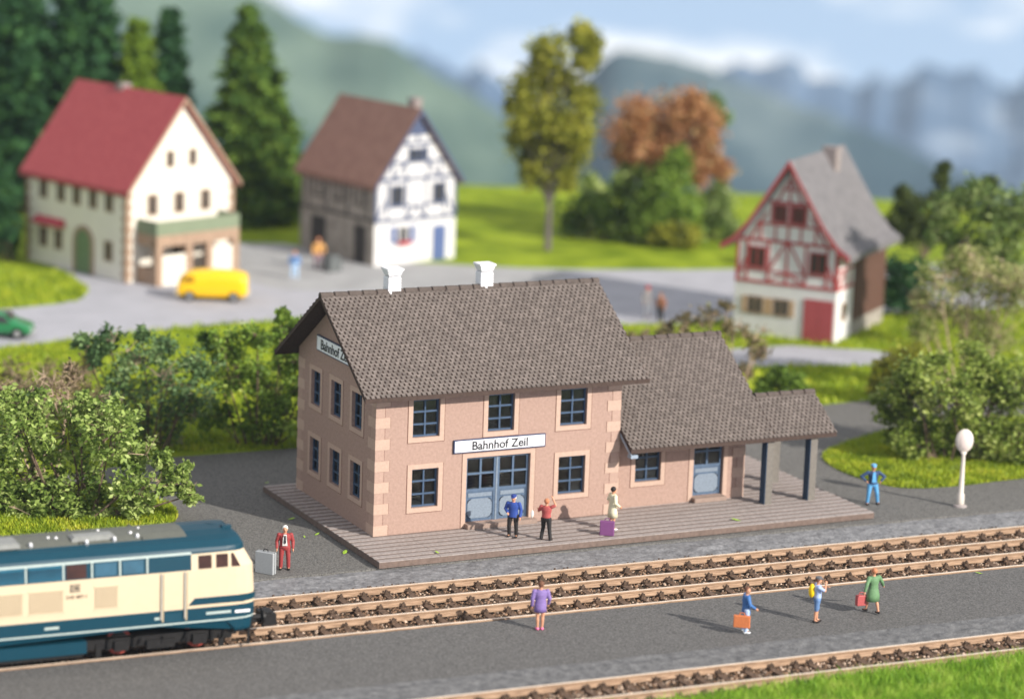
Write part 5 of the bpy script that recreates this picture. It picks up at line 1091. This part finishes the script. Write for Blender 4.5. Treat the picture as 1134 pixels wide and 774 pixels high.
shrub('dead_shrub', 'bare tan twiggy shrub poking out above the large leafy shrub', 'shrub', gp(50, 535), [(60, 432, 24), (78, 420, 14), (20, 438, 22), (40, 450, 22), (78, 407, 8), (5, 432, 14)], .18, L_brown, 22, .5, twig=M_twig, ntw=34, bare=.8)
shrub('shrub', 'loose blue green shrub between the big leafy shrub and the station', 'shrub', gp(165, 497), [(120, 378, 16), (158, 398, 26), (188, 425, 36), (140, 432, 32), (190, 462, 34), (222, 400, 22), (104, 392, 14), (150, 470, 26), (180, 388, 16), (90, 378, 9), (215, 440, 26), (158, 372, 10)], .24, L_mid, 23, .95, ntw=17, twig=M_bark, bare=.12)
shrub('shrub', 'dense bright green bush directly left of the station gable', 'shrub', gp(285, 493), [(248, 383, 22), (285, 372, 20), (316, 368, 20), (322, 400, 22), (262, 415, 34), (300, 430, 34), (288, 470, 28), (240, 462, 26), (318, 462, 26), (312, 350, 9), (335, 430, 24), (228, 378, 12), (345, 395, 18), (345, 470, 20)], .22, L_deep, 24, 1.15, ntw=20, lsp=.2)
shrub('shrub', 'low brownish shrub at the left edge under the pale road', 'shrub', gp(45, 462), [(15, 418, 20), (50, 420, 20), (85, 415, 18), (30, 440, 22), (75, 440, 22), (100, 400, 12), (110, 440, 18), (-15, 435, 22)], .24, L_brown, 25, .8, ntw=15, bare=.3)
shrub('shrub', 'slender tan and green shrub rising behind the wing roof', 'shrub', gp(815, 446), [(785, 352, 17), (812, 362, 14), (835, 372, 17), (838, 392, 13), (760, 358, 12), (803, 340, 9), (825, 412, 12), (742, 362, 8), (770, 375, 12)], .24, L_brown, 26, .6, ntw=13, bare=.35, twig=M_twig)
shrub('shrub', 'low tan shrub peeping over the wing ridge', 'shrub', gp(725, 420), [(715, 372, 10), (735, 370, 10), (755, 370, 9), (700, 375, 7)], .24, L_brown, 46, .7, ntw=12, bare=.4, twig=M_twig)
shrub('shrub', 'small dark green bush on the grass beyond the porch roof', 'shrub', gp(865, 446), [(856, 426, 15), (876, 424, 15), (866, 414, 11), (890, 434, 9), (845, 436, 10)], .24, L_deep, 27, 1.2, ntw=18)
shrub('shrub', 'big round leafy shrub behind the white post', 'shrub', gp(1055, 510), [(1035, 405, 26), (1085, 405, 32), (1005, 435, 30), (985, 450, 20), (1010, 408, 20), (1050, 440, 40), (1095, 450, 40), (1000, 470, 26), (1040, 480, 36), (1085, 490, 34), (1125, 430, 40), (1130, 490, 36), (995, 480, 18), (1010, 495, 18)], .27, leafmat('yellow_green_leaves', [(.07, .11, .015), (.17, .24, .035), (.32, .40, .08), (.56, .60, .20)]), 28, 1.0, ntw=19, lsp=.2)
shrub('dead_shrub', 'tan half bare shrub above the big round shrub at the right', 'shrub', gp(1075, 440), [(1040, 312, 26), (1078, 300, 30), (1106, 320, 34), (1030, 345, 24), (1065, 350, 30), (1102, 370, 26), (1018, 330, 13), (1060, 285, 12), (1130, 320, 30), (1020, 365, 16)], .22, leafmat('tan_green_leaves', [(.10, .14, .03), (.24, .30, .07), (.42, .42, .16), (.60, .50, .32)]), 29, 1.0, twig=M_twig, ntw=22, bare=.28)
shrub('shrub', 'dark bush between the grass and the big round shrub', 'shrub', gp(1000, 447), [(985, 405, 18), (1008, 398, 22), (975, 428, 15), (1002, 428, 20)], .26, L_olive, 30, 1.2, ntw=18)
shrub('shrub', 'green shrubbery at the right edge above the tan shrub', 'shrub', gp(1095, 395), [(1050, 232, 20), (1092, 226, 28), (1112, 262, 30), (1040, 262, 18), (1075, 272, 26), (1130, 235, 30), (1110, 300, 30), (1070, 300, 24)], .32, leafmat('hazy_green_leaves', [(.06, .12, .02), (.14, .22, .05), (.26, .34, .10), (.38, .42, .18)]), 31, 1.1, ntw=14)
shrub('shrub', 'dark bush beside the dark brown side of the red timbered house', 'shrub', gp(1002, 350), [(998, 305, 20), (985, 325, 16), (1010, 330, 18), (1018, 300, 14)], .30, L_con, 32, 1.4, ntw=20)
shrub('juniper', 'dark green tree with two stubby branches right of the red timbered house', 'tree', gp(1020, 320), [(1008, 232, 18), (1012, 255, 22), (1000, 215, 9), (1038, 222, 14), (1042, 200, 9), (1047, 186, 7), (1062, 218, 11), (1080, 209, 10), (1096, 203, 8), (1030, 250, 20), (990, 245, 12)], .26, leafmat('dark_olive_leaves', [(.015, .03, .008), (.04, .06, .012), (.08, .11, .02), (.14, .18, .03)]), 33, 1.5, ntw=24, trunk=2.2, depth=.5)
shrub('tree', 'tall slim olive yellow tree on the meadow between the houses', 'tree', gp(606, 277), [(608, 55, 20), (598, 75, 18), (642, 42, 14), (655, 48, 12), (648, 68, 12), (580, 98, 16), (618, 96, 28), (588, 125, 24), (625, 135, 26), (648, 112, 14), (575, 150, 15), (605, 160, 28), (635, 168, 20), (586, 185, 16), (612, 195, 20), (645, 145, 14), (630, 200, 10), (571, 118, 9)], .42, L_olive, 34, 1.1, ntw=13, trunk=4.0, twig=M_trk, lsp=.42, depth=.8, rfac=1.02)
shrub('tree', 'rust red autumn tree behind the green bushes', 'tree', gp(742, 262), [(706, 128, 20), (698, 150, 22), (722, 140, 22), (752, 122, 20), (776, 130, 20), (760, 150, 24), (782, 165, 18), (735, 160, 22), (705, 170, 18), (796, 188, 12), (770, 112, 10), (690, 168, 12), (745, 182, 22), (715, 185, 18), (770, 190, 16)], .40, L_rust, 35, 1.15, ntw=12, trunk=3.0, lsp=.5, depth=1.)
shrub('tree', 'grey green tree top peeping out right of the autumn tree', 'tree', gp(792, 250), [(790, 118, 13), (797, 130, 10), (782, 122, 8)], .36, L_mid, 36, 1.1, ntw=14, trunk=4.5, lsp=.4)
for i, (lb, b, cl, m) in enumerate([
    ('dark green bush below the rust red tree', (732, 270), [(752, 178, 13), (742, 190, 16), (728, 215, 20), (745, 205, 22), (735, 240, 24), (755, 235, 22), (722, 250, 18), (762, 255, 16)], L_deep),
    ('dark olive bush on the meadow right of the tall slim tree', (655, 266), [(640, 245, 20), (665, 235, 22), (690, 240, 22), (655, 225, 14), (680, 255, 16), (705, 225, 16)], leafmat('deep_olive_leaves', [(.015, .035, .006), (.04, .08, .01), (.08, .14, .015), (.16, .22, .03)])),
    ('sage green bush left of the red timbered house', (790, 265), [(782, 225, 18), (800, 240, 18), (775, 250, 16), (795, 215, 12), (810, 255, 10)], leafmat('hazy_green_leaves', [])),
    ('light green bush under the tall slim tree', (675, 262), [(655, 205, 11), (668, 210, 10), (690, 205, 12), (700, 190, 12)], L_fresh),
    ('grass green bush in front of the dark green bush', (750, 274), [(745, 258, 13), (765, 262, 12), (728, 262, 10)], L_olive)]):
    shrub('bush', lb, 'bush', gp(*b), cl, .38, m, 50+i, 1.1, ntw=14, group='bushes on the far meadow', lsp=.45)
shrub('shrub', 'dark hedge like bush at the left edge beside the inn', 'shrub', gp(8, 290), [(5, 225, 18), (8, 250, 18), (-12, 240, 20), (4, 205, 12), (6, 272, 14)], .36, L_con, 37, 1.2, ntw=14)
def conifer(label, base, u, vt, vb, wpx, m, seed, group='conifers behind the inn'):
    g = np.random.default_rng(seed); t = thing('conifer', label, 'conifer', base, 0, group); ppm = FPX/((np.array(base)-CAM)@_fw)
    top = vp(u, vt, base)-Vector(base); H = top.z; ax = Vector((top.x, top.y, 0)); zb = max(.8, (vp(u, vb, base)-Vector(base)).z); Rm = wpx/2/ppm
    mb = MB(); mb.tube((0, 0, -.1), (ax.x*.5, ax.y*.5, H*.5), .34, .2, 8); mb.tube((ax.x*.5, ax.y*.5, H*.5), (ax.x, ax.y, H*.98), .2, .03, 8); mb.build('trunk', M_bark, t)
    LC = []; segs = []; z = zb
    while z < H*.99:
        f = (H-z)/(H-zb); R = Rm*1.12*(f**.6)*g.uniform(.85, 1.1)+.2; nb = int(7+R*4)
        for k in range(nb):
            a = g.uniform(0, 6.28); L_ = R*g.uniform(.6, 1.12); st = np.array([ax.x*z/H, ax.y*z/H, z]); e = st+np.array([math.cos(a)*L_, math.sin(a)*L_, -.18*L_+g.normal()*.15]); segs.append((Vector(st), Vector(e), .05, .015))
            nl = int(26+26*L_); tt = g.uniform(.12, 1.05, nl)[:, None]; LC.append(st+(e-st)*tt+g.normal(size=(nl, 3))*np.array([.22, .22, .13])*(.5+.25*L_))
        z += .42
    C = np.concatenate(LC); fast_mesh('crown', leaf_quads(g, C, .6, 0, .2), 4, m, t); twigs_mesh('branches', segs, M_bark, t, 4); return t
conifer('leftmost dark conifer cut by the left edge', gp(18, 232), 22, -60, 205, 96, L_con, 61)
conifer('very dark tall conifer second from the left', gp(92, 232), 94, -80, 200, 104, L_con, 62)
conifer('yellow green conifer rising behind the red roof', gp(150, 236), 153, 22, 205, 60, L_con2, 63)
conifer('dark slim conifer above the right end of the red roof', gp(188, 236), 189, 6, 200, 48, L_con, 64)
conifer('large mid green conifer standing alone right of the inn', gp(284, 244), 275, 6, 232, 102, leafmat('conifer_mid', [(.02, .06, .01), (.055, .12, .015), (.11, .19, .018), (.20, .29, .04)], .8, .1), 65)
conifer('dark conifer in the gap left of the inn roof', gp(50, 228), 52, 40, 205, 56, L_con, 66)
